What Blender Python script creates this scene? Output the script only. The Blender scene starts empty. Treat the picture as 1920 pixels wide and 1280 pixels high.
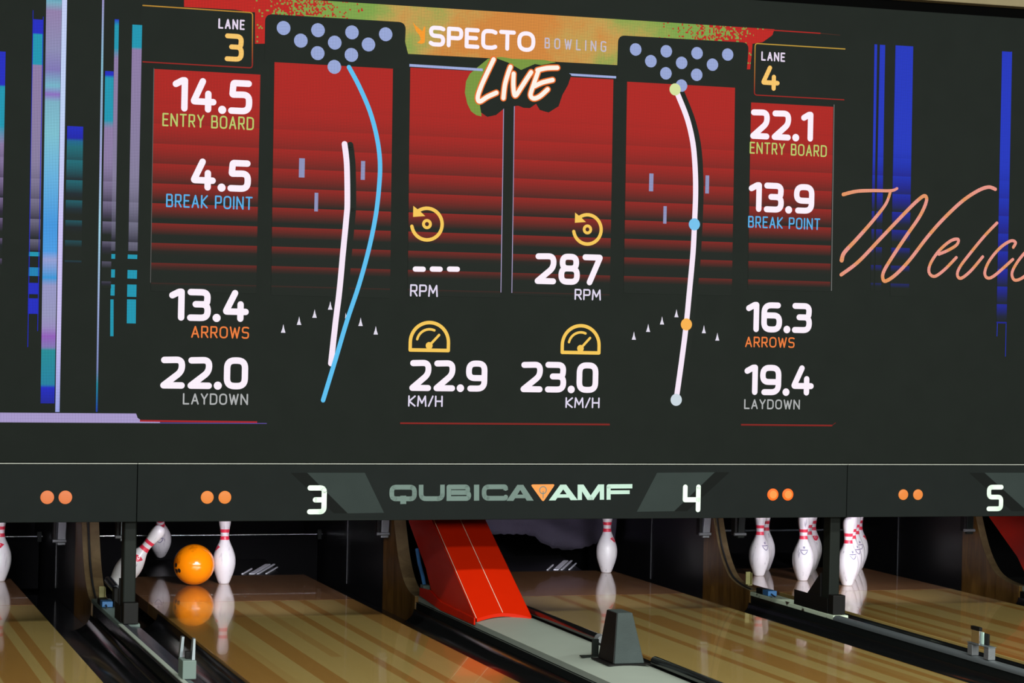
import bpy, bmesh, math, random
from mathutils import Vector, Matrix
from mathutils.geometry import tessellate_polygon

scene = bpy.context.scene
col = scene.collection
random.seed(7)

# ------------------------------------------------------------------ camera
F_PX = 4326.2                        # focal length in pixels of a 1920 wide frame
YAW, PITCH, ROLL = 0.3129, -0.0091, 0.0214
CAM = Vector((-4.1915, -11.714, 1.4443))
fw = Vector((math.sin(YAW) * math.cos(PITCH), math.cos(YAW) * math.cos(PITCH), math.sin(PITCH)))
r0 = Vector((math.cos(YAW), -math.sin(YAW), 0.0))
u0 = r0.cross(fw)
rt = r0 * math.cos(ROLL) + u0 * math.sin(ROLL)
up = -r0 * math.sin(ROLL) + u0 * math.cos(ROLL)
cam_data = bpy.data.cameras.new('camera')
cam = bpy.data.objects.new('camera', cam_data)
col.objects.link(cam)
cam_data.sensor_width = 36.0
cam_data.lens = F_PX / 1920 * 36.0
cam_data.clip_end = 200
M3 = Matrix((rt, up, -fw)).transposed()
cam.matrix_world = Matrix.Translation(CAM) @ M3.to_4x4()
scene.camera = cam

# ------------------------------------------------------------------ view, world
scene.view_settings.view_transform = 'Standard'
scene.view_settings.look = 'None'
scene.view_settings.gamma = 1.0
scene.view_settings.use_curve_mapping = False
scene.view_settings.exposure = 0.0
world = bpy.data.worlds.new('world')
scene.world = world
world.use_nodes = True
world.node_tree.nodes['Background'].inputs[0].default_value = (0.80, 1.0, 0.92, 1)
world.node_tree.nodes['Background'].inputs[1].default_value = 0.020

# ------------------------------------------------------------------ layout (metres): x across the lanes, y down the lane, z up
X2, X3, X4, X5 = -3.4414, -1.8278, 0.0, 1.6051     # lane centres
HW = 0.527                                          # half a lane
GW = 0.235                                          # gutter width
YM = -1.600                                         # face of the mask and of the screen
Z_CAP = 0.060

# ------------------------------------------------------------------ lamps of the hall
def area_light(name, loc, target, sx, sy, power, color, spread=180.0):
    d = bpy.data.lights.new(name, 'AREA')
    d.shape = 'RECTANGLE'; d.size = sx; d.size_y = sy
    d.energy = power; d.color = color; d.spread = math.radians(spread)
    o = bpy.data.objects.new(name, d); col.objects.link(o)
    o.location = loc
    o.rotation_euler = (Vector(target) - Vector(loc)).to_track_quat('-Z', 'Y').to_euler()
    return o

area_light('lane_strip_light', (-0.5, -5.6, 3.32), (-0.5, -1.9, 0.0), 12.0, 0.16, 350.0, (0.96, 1.0, 0.92))
area_light('lane_strip_light', (-0.5, -9.6, 3.10), (-0.5, -1.2, 0.2), 12.0, 0.20, 430.0, (0.95, 1.0, 0.93))
area_light('hall_light', (-0.5, -17.0, 2.6), (-0.5, -0.3, 0.2), 14.0, 0.8, 1250.0, (0.94, 1.0, 0.95))
for lx in (X2, X3, X4, X5):
    area_light('pin_light', (lx, -1.42, 0.60), (lx, 0.45, 0.13), 0.40, 0.06, 5.6, (0.93, 0.87, 1.0), 70.0)

# ------------------------------------------------------------------ materials
def lin(r, g=None, b=None):
    if g is None: r, g, b = r
    f = lambda c: ((c / 255 + 0.055) / 1.055) ** 2.4 if c > 10.31 else c / 255 / 12.92
    return (f(r), f(g), f(b))

def new_mat(name):
    m = bpy.data.materials.new(name); m.use_nodes = True
    return m, m.node_tree.nodes, m.node_tree.links

def plain(name, color, rough=0.5, metal=0.0, bump=0.0, bscale=60.0, vary=0.12, spec=0.5, coat=0.0):
    m, N, L = new_mat(name)
    b = N['Principled BSDF']
    b.inputs['Roughness'].default_value = rough
    b.inputs['Metallic'].default_value = metal
    b.inputs['Specular IOR Level'].default_value = spec
    b.inputs['Coat Weight'].default_value = coat
    tc = N.new('ShaderNodeTexCoord')
    nz = N.new('ShaderNodeTexNoise'); nz.inputs['Scale'].default_value = 9.0; nz.inputs['Detail'].default_value = 5
    L.new(tc.outputs['Object'], nz.inputs['Vector'])
    mr = N.new('ShaderNodeMapRange')
    mr.inputs['To Min'].default_value = 1 - vary; mr.inputs['To Max'].default_value = 1 + vary
    L.new(nz.outputs['Fac'], mr.inputs['Value'])
    mx = N.new('ShaderNodeVectorMath'); mx.operation = 'SCALE'
    mx.inputs[0].default_value = color
    L.new(mr.outputs['Result'], mx.inputs['Scale'])
    L.new(mx.outputs['Vector'], b.inputs['Base Color'])
    if bump:
        n2 = N.new('ShaderNodeTexNoise'); n2.inputs['Scale'].default_value = bscale
        L.new(tc.outputs['Object'], n2.inputs['Vector'])
        bp = N.new('ShaderNodeBump'); bp.inputs['Strength'].default_value = bump; bp.inputs['Distance'].default_value = 0.004
        L.new(n2.outputs['Fac'], bp.inputs['Height']); L.new(bp.outputs['Normal'], b.inputs['Normal'])
    return m

def math_node(N, L, op, a, b=None):
    n = N.new('ShaderNodeMath'); n.operation = op
    for i, v in enumerate((a, b)):
        if v is None: continue
        if isinstance(v, (int, float)): n.inputs[i].default_value = v
        else: L.new(v, n.inputs[i])
    return n.outputs[0]

LED_PITCH = 0.00667
def led_mask(N, L, amp):
    """the fine grid of lamps the LED wall is made of"""
    g = N.new('ShaderNodeNewGeometry'); s = N.new('ShaderNodeSeparateXYZ')
    L.new(g.outputs['Position'], s.inputs[0])
    k = 2 * math.pi / LED_PITCH
    cx = math_node(N, L, 'COSINE', math_node(N, L, 'MULTIPLY', s.outputs['X'], k))
    cz = math_node(N, L, 'COSINE', math_node(N, L, 'MULTIPLY', s.outputs['Z'], k))
    a = math_node(N, L, 'ADD', math_node(N, L, 'MULTIPLY', cx, amp), 1.0)
    b = math_node(N, L, 'ADD', math_node(N, L, 'MULTIPLY', cz, amp), 1.0)
    return math_node(N, L, 'MULTIPLY', a, b), s

def led_out(N, L, color, strength):
    b = N['Principled BSDF']
    b.inputs['Base Color'].default_value = (0.0088, 0.0108, 0.0096, 1)
    b.inputs['Roughness'].default_value = 0.7
    b.inputs['Specular IOR Level'].default_value = 0.04
    L.new(color, b.inputs['Emission Color']); L.new(strength, b.inputs['Emission Strength'])

def led_material(name, amp=0.30, strength=1.0):
    """screen content: the colour of every drawn face is kept in the mesh attribute 'Col'"""
    m, N, L = new_mat(name)
    at = N.new('ShaderNodeAttribute'); at.attribute_name = 'Col'
    mk, _ = led_mask(N, L, amp)
    led_out(N, L, at.outputs['Color'], math_node(N, L, 'MULTIPLY', mk, strength))
    return m

def banner_material():
    """speckled red / green / orange smoke graphic of the screen's header"""
    m, N, L = new_mat('led_header_graphic')
    mk, s = led_mask(N, L, 0.28)
    px = math_node(N, L, 'SNAP', s.outputs['X'], LED_PITCH)
    pz = math_node(N, L, 'SNAP', s.outputs['Z'], LED_PITCH)
    c = N.new('ShaderNodeCombineXYZ'); L.new(px, c.inputs[0]); L.new(pz, c.inputs[2])
    wn = N.new('ShaderNodeTexWhiteNoise'); wn.noise_dimensions = '3D'; L.new(c.outputs[0], wn.inputs['Vector'])
    nz = N.new('ShaderNodeTexNoise'); nz.inputs['Scale'].default_value = 26; nz.inputs['Detail'].default_value = 4
    L.new(c.outputs[0], nz.inputs['Vector'])
    n2 = N.new('ShaderNodeTexNoise'); n2.inputs['Scale'].default_value = 5; n2.inputs['Detail'].default_value = 3
    L.new(c.outputs[0], n2.inputs['Vector'])
    # distance from the header's middle, 0 .. 1
    d = math_node(N, L, 'DIVIDE', math_node(N, L, 'ABSOLUTE', math_node(N, L, 'SUBTRACT', s.outputs['X'], -0.93)), 1.30)
    t = math_node(N, L, 'ADD', d, math_node(N, L, 'MULTIPLY', math_node(N, L, 'SUBTRACT', wn.outputs['Value'], 0.5), 0.34))
    t = math_node(N, L, 'ADD', t, math_node(N, L, 'MULTIPLY', math_node(N, L, 'SUBTRACT', nz.outputs['Fac'], 0.5), 0.55))
    isred = math_node(N, L, 'GREATER_THAN', t, 0.76)
    t2 = math_node(N, L, 'ADD', d, math_node(N, L, 'MULTIPLY', math_node(N, L, 'SUBTRACT', n2.outputs['Fac'], 0.5), 0.9))
    t2 = math_node(N, L, 'ADD', t2, math_node(N, L, 'MULTIPLY', math_node(N, L, 'SUBTRACT', wn.outputs['Value'], 0.5), 0.06))
    rmp = N.new('ShaderNodeValToRGB'); rmp.color_ramp.interpolation = 'LINEAR'
    el = rmp.color_ramp.elements
    el[0].position = 0.10; el[0].color = (*lin(205, 128, 50), 1)
    el[1].position = 0.62; el[1].color = (*lin(122, 158, 66), 1)
    k = el.new(0.32); k.color = (*lin(192, 152, 74), 1)
    k = el.new(0.48); k.color = (*lin(150, 158, 72), 1)
    L.new(t2, rmp.inputs['Fac'])
    mix = N.new('ShaderNodeMix'); mix.data_type = 'RGBA'
    L.new(isred, mix.inputs['Factor']); L.new(rmp.outputs['Color'], mix.inputs['A'])
    mix.inputs['B'].default_value = (0.48, 0.0, 0.0, 1)
    led_out(N, L, mix.outputs['Result'], mk)
    return m

def lane_wood():
    m, N, L = new_mat('maple_lane_boards')
    b = N['Principled BSDF']
    g = N.new('ShaderNodeNewGeometry'); s = N.new('ShaderNodeSeparateXYZ'); L.new(g.outputs['Position'], s.inputs[0])
    W = 0.047
    idx = math_node(N, L, 'FLOOR', math_node(N, L, 'DIVIDE', s.outputs['X'], W))
    w1 = N.new('ShaderNodeTexWhiteNoise'); w1.noise_dimensions = '1D'; L.new(idx, w1.inputs['W'])
    # staggered ends of the boards
    yy = math_node(N, L, 'ADD', math_node(N, L, 'DIVIDE', s.outputs['Y'], 14.0), math_node(N, L, 'MULTIPLY', w1.outputs['Value'], 7.0))
    c = N.new('ShaderNodeCombineXYZ'); L.new(idx, c.inputs[0]); L.new(math_node(N, L, 'FLOOR', yy), c.inputs[1])
    w2 = N.new('ShaderNodeTexWhiteNoise'); w2.noise_dimensions = '2D'; L.new(c.outputs[0], w2.inputs['Vector'])
    r = N.new('ShaderNodeValToRGB'); r.color_ramp.interpolation = 'LINEAR'
    e = r.color_ramp.elements
    e[0].position = 0.0; e[0].color = (0.330, 0.170, 0.044, 1)
    e[1].position = 1.0; e[1].color = (0.420, 0.300, 0.105, 1)
    k = e.new(0.44); k.color = (0.345, 0.180, 0.048, 1)
    k = e.new(0.52); k.color = (0.415, 0.290, 0.098, 1)
    L.new(w2.outputs['Value'], r.inputs['Fac'])
    mp = N.new('ShaderNodeMapping'); mp.inputs['Scale'].default_value = (120, 3.2, 1)
    L.new(g.outputs['Position'], mp.inputs['Vector'])
    nz = N.new('ShaderNodeTexNoise'); nz.inputs['Scale'].default_value = 1.0; nz.inputs['Detail'].default_value = 6
    L.new(mp.outputs[0], nz.inputs['Vector'])
    mr = N.new('ShaderNodeMapRange'); mr.inputs['To Min'].default_value = 0.93; mr.inputs['To Max'].default_value = 1.07
    L.new(nz.outputs['Fac'], mr.inputs['Value'])
    v = N.new('ShaderNodeVectorMath'); v.operation = 'SCALE'
    L.new(r.outputs['Color'], v.inputs[0]); L.new(mr.outputs['Result'], v.inputs['Scale'])
    L.new(v.outputs[0], b.inputs['Base Color'])
    b.inputs['Roughness'].default_value = 0.105
    b.inputs['IOR'].default_value = 1.52
    b.inputs['Coat Weight'].default_value = 0.45; b.inputs['Coat Roughness'].default_value = 0.020
    return m

def deck_wood():
    m, N, L = new_mat('brown_pin_deck')
    b = N['Principled BSDF']
    g = N.new('ShaderNodeNewGeometry')
    mp = N.new('ShaderNodeMapping'); mp.inputs['Scale'].default_value = (26, 1.2, 1)
    L.new(g.outputs['Position'], mp.inputs['Vector'])
    nz = N.new('ShaderNodeTexNoise'); nz.inputs['Scale'].default_value = 1.0; nz.inputs['Detail'].default_value = 6
    L.new(mp.outputs[0], nz.inputs['Vector'])
    r = N.new('ShaderNodeValToRGB'); e = r.color_ramp.elements
    e[0].position = 0.3; e[0].color = (0.230, 0.112, 0.050, 1)
    e[1].position = 0.7; e[1].color = (0.315, 0.165, 0.075, 1)
    L.new(nz.outputs['Fac'], r.inputs['Fac']); L.new(r.outputs['Color'], b.inputs['Base Color'])
    b.inputs['Roughness'].default_value = 0.10
    b.inputs['IOR'].default_value = 1.5
    b.inputs['Coat Weight'].default_value = 0.55; b.inputs['Coat Roughness'].default_value = 0.015
    return m

def varnished_wood(name, c0, c1, rough):
    m, N, L = new_mat(name)
    b = N['Principled BSDF']
    tc = N.new('ShaderNodeTexCoord')
    mp = N.new('ShaderNodeMapping'); mp.inputs['Scale'].default_value = (6, 14, 3.0)
    L.new(tc.outputs['Object'], mp.inputs['Vector'])
    nz = N.new('ShaderNodeTexNoise'); nz.inputs['Scale'].default_value = 1.6; nz.inputs['Detail'].default_value = 7; nz.inputs['Distortion'].default_value = 1.2
    L.new(mp.outputs[0], nz.inputs['Vector'])
    r = N.new('ShaderNodeValToRGB'); e = r.color_ramp.elements
    e[0].position = 0.3; e[0].color = (*c0, 1); e[1].position = 0.72; e[1].color = (*c1, 1)
    L.new(nz.outputs['Fac'], r.inputs['Fac']); L.new(r.outputs['Color'], b.inputs['Base Color'])
    b.inputs['Roughness'].default_value = rough
    bp = N.new('ShaderNodeBump'); bp.inputs['Strength'].default_value = 0.12; bp.inputs['Distance'].default_value = 0.003
    L.new(nz.outputs['Fac'], bp.inputs['Height']); L.new(bp.outputs['Normal'], b.inputs['Normal'])
    return m

def chipped_paint():
    m, N, L = new_mat('chipped_cream_paint')
    b = N['Principled BSDF']
    tc = N.new('ShaderNodeTexCoord')
    mp = N.new('ShaderNodeMapping'); mp.inputs['Scale'].default_value = (30, 7, 14)
    L.new(tc.outputs['Object'], mp.inputs['Vector'])
    nz = N.new('ShaderNodeTexNoise'); nz.inputs['Scale'].default_value = 1.5; nz.inputs['Detail'].default_value = 8
    L.new(mp.outputs[0], nz.inputs['Vector'])
    r = N.new('ShaderNodeValToRGB'); e = r.color_ramp.elements
    e[0].position = 0.36; e[0].color = (0.035, 0.022, 0.015, 1); e[1].position = 0.42; e[1].color = (0.52, 0.60, 0.47, 1)
    L.new(nz.outputs['Fac'], r.inputs['Fac']); L.new(r.outputs['Color'], b.inputs['Base Color'])
    b.inputs['Roughness'].default_value = 0.5
    return m

def pin_plastic():
    m, N, L = new_mat('scuffed_white_pin_coating')
    b = N['Principled BSDF']
    tc = N.new('ShaderNodeTexCoord')
    oi = N.new('ShaderNodeObjectInfo')
    av = N.new('ShaderNodeVectorMath'); av.operation = 'ADD'
    L.new(tc.outputs['Object'], av.inputs[0]); 
    sc = N.new('ShaderNodeVectorMath'); sc.operation = 'SCALE'; sc.inputs[0].default_value = (7, 3, 0)
    L.new(oi.outputs['Random'], sc.inputs['Scale']); L.new(sc.outputs[0], av.inputs[1])
    mp = N.new('ShaderNodeMapping'); mp.inputs['Scale'].default_value = (60, 60, 11)
    L.new(av.outputs[0], mp.inputs['Vector'])
    nz = N.new('ShaderNodeTexNoise'); nz.inputs['Scale'].default_value = 1.0; nz.inputs['Detail'].default_value = 6
    L.new(mp.outputs[0], nz.inputs['Vector'])
    r = N.new('ShaderNodeValToRGB'); e = r.color_ramp.elements
    e[0].position = 0.27; e[0].color = (0.34, 0.33, 0.37, 1); e[1].position = 0.40; e[1].color = (0.73, 0.71, 0.72, 1)
    L.new(nz.outputs['Fac'], r.inputs['Fac']); L.new(r.outputs['Color'], b.inputs['Base Color'])
    b.inputs['Roughness'].default_value = 0.28
    b.inputs['Coat Weight'].default_value = 0.3; b.inputs['Coat Roughness'].default_value = 0.12
    return m

def ball_resin():
    m, N, L = new_mat('orange_ball_resin')
    b = N['Principled BSDF']
    tc = N.new('ShaderNodeTexCoord')
    nz = N.new('ShaderNodeTexNoise'); nz.inputs['Scale'].default_value = 7; nz.inputs['Detail'].default_value = 6
    L.new(tc.outputs['Object'], nz.inputs['Vector'])
    r = N.new('ShaderNodeValToRGB'); e = r.color_ramp.elements
    e[0].position = 0.33; e[0].color = (0.42, 0.07, 0.0, 1); e[1].position = 0.42; e[1].color = (1.0, 0.27, 0.002, 1)
    L.new(nz.outputs['Fac'], r.inputs['Fac']); L.new(r.outputs['Color'], b.inputs['Base Color'])
    b.inputs['Roughness'].default_value = 0.16
    b.inputs['Coat Weight'].default_value = 0.4; b.inputs['Coat Roughness'].default_value = 0.05
    return m

def cloth_mat():
    m = plain('grey_curtain_cloth', (0.045, 0.039, 0.060), 0.9, bump=0.4, bscale=160, vary=0.25)
    return m

def glow(name, color, strength):
    m, N, L = new_mat(name)
    b = N['Principled BSDF']
    b.inputs['Base Color'].default_value = (*[c * 0.12 for c in color], 1)
    b.inputs['Specular IOR Level'].default_value = 0.1
    lw = N.new('ShaderNodeTexNoise'); lw.inputs['Scale'].default_value = 40
    b.inputs['Emission Color'].default_value = (*color, 1)
    b.inputs['Emission Strength'].default_value = strength
    b.inputs['Roughness'].default_value = 0.4
    return m

MAT = {
    'lane': lane_wood(), 'deck': deck_wood(),
    'mask': plain('satin_black_mask_laminate', (0.0096, 0.0117, 0.0115), 0.75, vary=0.10, spec=0.04),
    'mask_light': plain('grey_green_printed_band', (0.024, 0.0315, 0.0308), 0.75, vary=0.10, spec=0.04),
    'mask_dark': plain('black_printed_band', (0.0065, 0.0075, 0.0072), 0.75, vary=0.05, spec=0.04),
    'led_black': plain('matt_black_led_face', (0.0088, 0.0108, 0.0096), 0.8, vary=0.10, spec=0.04),
    'frame_black': plain('black_recess', (0.0008, 0.0008, 0.0008), 0.9, spec=0.02),
    'ink_white': plain('white_vinyl_lettering', (0.58, 0.69, 0.62), 0.7, spec=0.1),
    'ink_pale': plain('pale_green_vinyl_lettering', (0.36, 0.49, 0.44), 0.7, spec=0.1),
    'ink_grey': plain('grey_green_vinyl_lettering', (0.112, 0.155, 0.145), 0.7, spec=0.1),
    'ink_orange': plain('orange_vinyl', (0.62, 0.22, 0.06), 0.7, spec=0.1),
    'chrome_trim': plain('bright_trim', (0.30, 0.31, 0.285), 0.5, spec=0.1),
    'gutter': plain('dark_gutter_plastic', (0.007, 0.0075, 0.008), 0.13, spec=0.5),
    'divider': plain('black_divider_board', (0.009, 0.0105, 0.0105), 0.14, spec=0.5),
    'dark_steel': plain('dark_blue_cap_plastic', (0.030, 0.032, 0.045), 0.25),
    'cap_grey': plain('grey_green_cap_laminate', (0.27, 0.305, 0.27), 0.5, vary=0.06, spec=0.3),
    'cap_chip': chipped_paint(),
    'steel': plain('dull_blue_grey_steel', (0.13, 0.15, 0.165), 0.36, metal=0.4, vary=0.08),
    'steel_light': plain('light_grey_bracket_metal', (0.13, 0.135, 0.145), 0.45, metal=0.2, bump=0.2, bscale=200),
    'grey_green': plain('grey_green_sensor_plastic', (0.125, 0.165, 0.152), 0.5, spec=0.2),
    'chrome': plain('polished_rod', (0.75, 0.75, 0.80), 0.18, metal=1.0),
    'glint': plain('pale_glint_paint', (0.70, 0.70, 0.78), 0.3),  # pale colour standing in for reflected pin light
    'black_metal': plain('black_post_paint', (0.0075, 0.0098, 0.0085), 0.5, spec=0.12),
    'black_plastic': plain('black_plastic', (0.0055, 0.005, 0.005), 0.5, spec=0.15),
    'box_front': plain('charcoal_speckled_casing', (0.036, 0.046, 0.046), 0.7, spec=0.15, bump=0.5, bscale=260, vary=0.25),
    'kick_black': plain('scuffed_black_kickback_plate', (0.006, 0.006, 0.0065), 0.35, vary=0.5, spec=0.5),
    'kick_wood': varnished_wood('dark_varnished_kickback_wood', (0.060, 0.027, 0.0045), (0.150, 0.075, 0.014), 0.30),
    'kick_edge': varnished_wood('worn_ply_edge', (0.085, 0.053, 0.021), (0.150, 0.102, 0.045), 0.6),
    'cable': plain('black_cable_rubber', (0.015, 0.015, 0.016), 0.5),
    'red_hood': plain('red_gloss_laminate', (0.50, 0.013, 0.001), 0.35, vary=0.05, spec=0.12),
    'red_side': plain('red_gloss_side_panel', (0.46, 0.010, 0.001), 0.32, vary=0.10, spec=0.08),
    'trim_pale': plain('pale_seam_strip', (0.80, 0.62, 0.48), 0.5),
    'blue': plain('blue_sensor_plastic', (0.045, 0.17, 0.42), 0.45),
    'yellow': plain('yellowed_metal_bracket', (0.26, 0.235, 0.085), 0.5, bump=0.4, bscale=120, vary=0.4),
    'pit': plain('pit_black', (0.0012, 0.0012, 0.0015), 0.8, spec=0.1),
    'seam': plain('grey_seam_strip', (0.03, 0.032, 0.036), 0.5),
    'room_black': plain('dark_room_floor', (0.010, 0.010, 0.010), 0.8),
    'ceiling': plain('beige_ceiling_board', (0.150, 0.118, 0.062), 0.8, bump=0.3, bscale=90),
    'pin': pin_plastic(),
    'pin_red': plain('red_pin_stripe', (0.74, 0.035, 0.075), 0.30, vary=0.10),
    'pin_blue': plain('blue_pin_print', (0.085, 0.075, 0.20), 0.45),
    'ball': ball_resin(), 'hole': plain('dark_finger_hole', (0.02, 0.008, 0.002), 0.6),
    'cloth': cloth_mat(),
    'light_idle': glow('pale_orange_indicator', lin(236, 138, 66), 0.86),
    'light_idle_rose': glow('rose_orange_indicator', lin(228, 128, 78), 0.86),
    'light_lit': glow('lit_red_orange_indicator', (1.0, 0.135, 0.016), 1.25),
    'light_core': glow('hot_indicator_core', (1.0, 0.27, 0.06), 1.1),
    'led': led_material('led_content', 0.22), 'led_soft': led_material('led_white_content', 0.06),
    'header': banner_material(),
}

# ------------------------------------------------------------------ mesh helpers
def root_loc(o):
    v = Vector((0, 0, 0))
    while o is not None:
        v += o.location; o = o.parent
    return v

def tag(o, label=None, cat=None, group=None, kind=None):
    if label: o['label'] = label
    if cat: o['category'] = cat
    if group: o['group'] = group
    if kind: o['kind'] = kind
    return o

def thing(name, loc, label, cat, group=None):
    o = bpy.data.objects.new(name, None); col.objects.link(o)
    o.empty_display_size = 0.05
    o.location = loc
    return tag(o, label, cat, group)

class MB:
    """collects shapes in world coordinates; build() links them as ONE mesh object"""
    def __init__(self): self.v = []; self.f = []; self.c = []
    def add(self, vs, fs, cols=None):
        n = len(self.v); self.v += [tuple(p) for p in vs]
        self.f += [tuple(n + i for i in f) for f in fs]
        self.c += list(cols) if cols else [(1, 1, 1)] * len(vs)
        return self
    def box(self, x0, x1, y0, y1, z0, z1):
        vs = [(x, y, z) for z in (z0, z1) for y in (y0, y1) for x in (x0, x1)]
        return self.add(vs, [(0, 2, 3, 1), (4, 5, 7, 6), (0, 1, 5, 4), (2, 6, 7, 3), (0, 4, 6, 2), (1, 3, 7, 5)])
    def hexa(self, vs):      # bottom four (counter clockwise from above), then top four
        return self.add(vs, [(3, 2, 1, 0), (4, 5, 6, 7), (0, 1, 5, 4), (1, 2, 6, 5), (2, 3, 7, 6), (3, 0, 4, 7)])
    def prism_x(self, prof, x0, x1):     # prof: (y, z) outline
        n = len(prof)
        vs = [(x0, y, z) for y, z in prof] + [(x1, y, z) for y, z in prof]
        fs = [(i, (i + 1) % n, n + (i + 1) % n, n + i) for i in range(n)]
        for t in tessellate_polygon([[Vector((y, z, 0)) for y, z in prof]]):
            fs.append(tuple(t)); fs.append(tuple(n + i for i in reversed(t)))
        return self.add(vs, fs)
    def prism_y(self, prof, y0, y1):     # prof: (x, z) outline
        n = len(prof)
        vs = [(x, y0, z) for x, z in prof] + [(x, y1, z) for x, z in prof]
        fs = [(i, (i + 1) % n, n + (i + 1) % n, n + i) for i in range(n)]
        for t in tessellate_polygon([[Vector((x, z, 0)) for x, z in prof]]):
            fs.append(tuple(t)); fs.append(tuple(n + i for i in reversed(t)))
        return self.add(vs, fs)
    def tube(self, pts, r, seg=12, caps=True):
        pts = [Vector(p) for p in pts]; n = len(pts); vs = []; fs = []
        for i, p in enumerate(pts):
            d = (pts[min(i + 1, n - 1)] - pts[max(i - 1, 0)]).normalized()
            a = d.cross(Vector((0, 0, 1)))
            if a.length < 1e-4: a = d.cross(Vector((1, 0, 0)))
            a.normalize(); b = d.cross(a)
            rr = r[i] if isinstance(r, (list, tuple)) else r
            for k in range(seg):
                t = 2 * math.pi * k / seg
                vs.append(p + (a * math.cos(t) + b * math.sin(t)) * rr)
        for i in range(n - 1):
            for k in range(seg):
                fs.append((i * seg + k, i * seg + (k + 1) % seg, (i + 1) * seg + (k + 1) % seg, (i + 1) * seg + k))
        if caps:
            fs.append(tuple(reversed(range(seg)))); fs.append(tuple((n - 1) * seg + k for k in range(seg)))
        return self.add(vs, fs)
    def lathe(self, prof, seg=48, c=(0, 0, 0), close=True):   # prof: (radius, z)
        n = len(prof); vs = []; fs = []
        for r, z in prof:
            for k in range(seg):
                t = 2 * math.pi * k / seg
                vs.append((c[0] + r * math.cos(t), c[1] + r * math.sin(t), c[2] + z))
        for i in range(n - 1):
            for k in range(seg):
                fs.append((i * seg + k, i * seg + (k + 1) % seg, (i + 1) * seg + (k + 1) % seg, (i + 1) * seg + k))
        if close:
            fs.append(tuple(reversed(range(seg)))); fs.append(tuple((n - 1) * seg + k for k in range(seg)))
        return self.add(vs, fs)
    def build(self, name, mat, parent=None, smooth=None, bevel=0.0, label=None, attr=False):
        me = bpy.data.meshes.new(name)
        off = root_loc(parent) if parent is not None else Vector((0, 0, 0))
        me.from_pydata([tuple(Vector(p) - off) for p in self.v], [], self.f)
        me.materials.append(MAT[mat] if isinstance(mat, str) else mat)
        if attr:
            a = me.attributes.new('Col', 'FLOAT_COLOR', 'POINT')
            for i, c in enumerate(self.c): a.data[i].color = (*[max(0.0, q - w) for q, w in zip(c, (0.020, 0.024, 0.020))], 1)   # less what the black face itself returns
        else:
            bm = bmesh.new(); bm.from_mesh(me)
            bmesh.ops.recalc_face_normals(bm, faces=bm.faces); bm.to_mesh(me); bm.free()
        me.update()
        if smooth is not None:
            for p in me.polygons: p.use_smooth = True
            me.set_sharp_from_angle(angle=math.radians(smooth))
        o = bpy.data.objects.new(name, me); col.objects.link(o)
        if parent is not None: o.parent = parent
        if bevel:
            b = o.modifiers.new('edge', 'BEVEL'); b.width = bevel; b.segments = 2; b.limit_method = 'ANGLE'
            b.angle_limit = math.radians(40)
        if label: o['label'] = label
        return o

# ------------------------------------------------------------------ drawing on the upright faces (screen and mask sign)
def S(u, v):
    """a point of the photograph laid on the upright face y = YM -> (x, z) in metres"""
    d = fw + rt * ((u - 960) / F_PX) - up * ((v - 640) / F_PX)
    t = (YM - CAM.y) / d.y
    p = CAM + d * t
    return (p.x, p.z)
PXM = 1 / 396.1                      # metres per pixel on that face, near its middle

class Ink(MB):
    """flat figures on the plane y = YM - layer, each piece a hair in front of the last"""
    def __init__(self, layer, color=(1, 1, 1)):
        super().__init__(); self.y = YM - layer; self.col = color; self.k = 0
    def _y(self):
        self.k += 1
        return self.y - self.k * 1.2e-6
    def poly(self, pts, color=None):
        c = color or self.col; y = self._y()
        tri = tessellate_polygon([[Vector((x, z, 0)) for x, z in pts]])
        return self.add([(x, y, z) for x, z in pts], [tuple(t) for t in tri], [c] * len(pts))
    def grad(self, x0, x1, z0, z1, c0, c1, xa=None, xb=None):     # quad: z0 bottom (c0), z1 top (c1); xa, xb = x range at top
        y = self._y(); xa = x0 if xa is None else xa; xb = x1 if xb is None else xb
        return self.add([(x0, y, z0), (x1, y, z0), (xb, y, z1), (xa, y, z1)], [(0, 1, 2, 3)], [c0, c0, c1, c1])
    def disc(self, c, r, color=None, seg=20, rz=None):
        rz = rz or r
        return self.poly([(c[0] + r * math.cos(2 * math.pi * k / seg), c[1] + rz * math.sin(2 * math.pi * k / seg)) for k in range(seg)], color)
    def stroke(self, pts, w, color=None, caps=True, colf=None):
        n = len(pts); ws = w if isinstance(w, (list, tuple)) else [w] * n
        for i in range(n - 1):
            a = Vector(pts[i]); b = Vector(pts[i + 1]); d = b - a
            if d.length < 1e-7: continue
            nn = Vector((-d.y, d.x)).normalized()
            y = self._y()
            q = [a + nn * ws[i] / 2, a - nn * ws[i] / 2, b - nn * ws[i + 1] / 2, b + nn * ws[i + 1] / 2]
            cs = [color or self.col] * 4
            if colf: cs = [colf(p) for p in q]
            self.add([(p[0], y, p[1]) for p in q], [(0, 1, 2, 3)], cs)
        for i in range(n):
            if caps or 0 < i < n - 1:
                c = colf(pts[i]) if colf else color
                self.disc(pts[i], ws[i] / 2, c, seg=14)
        return self

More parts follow.
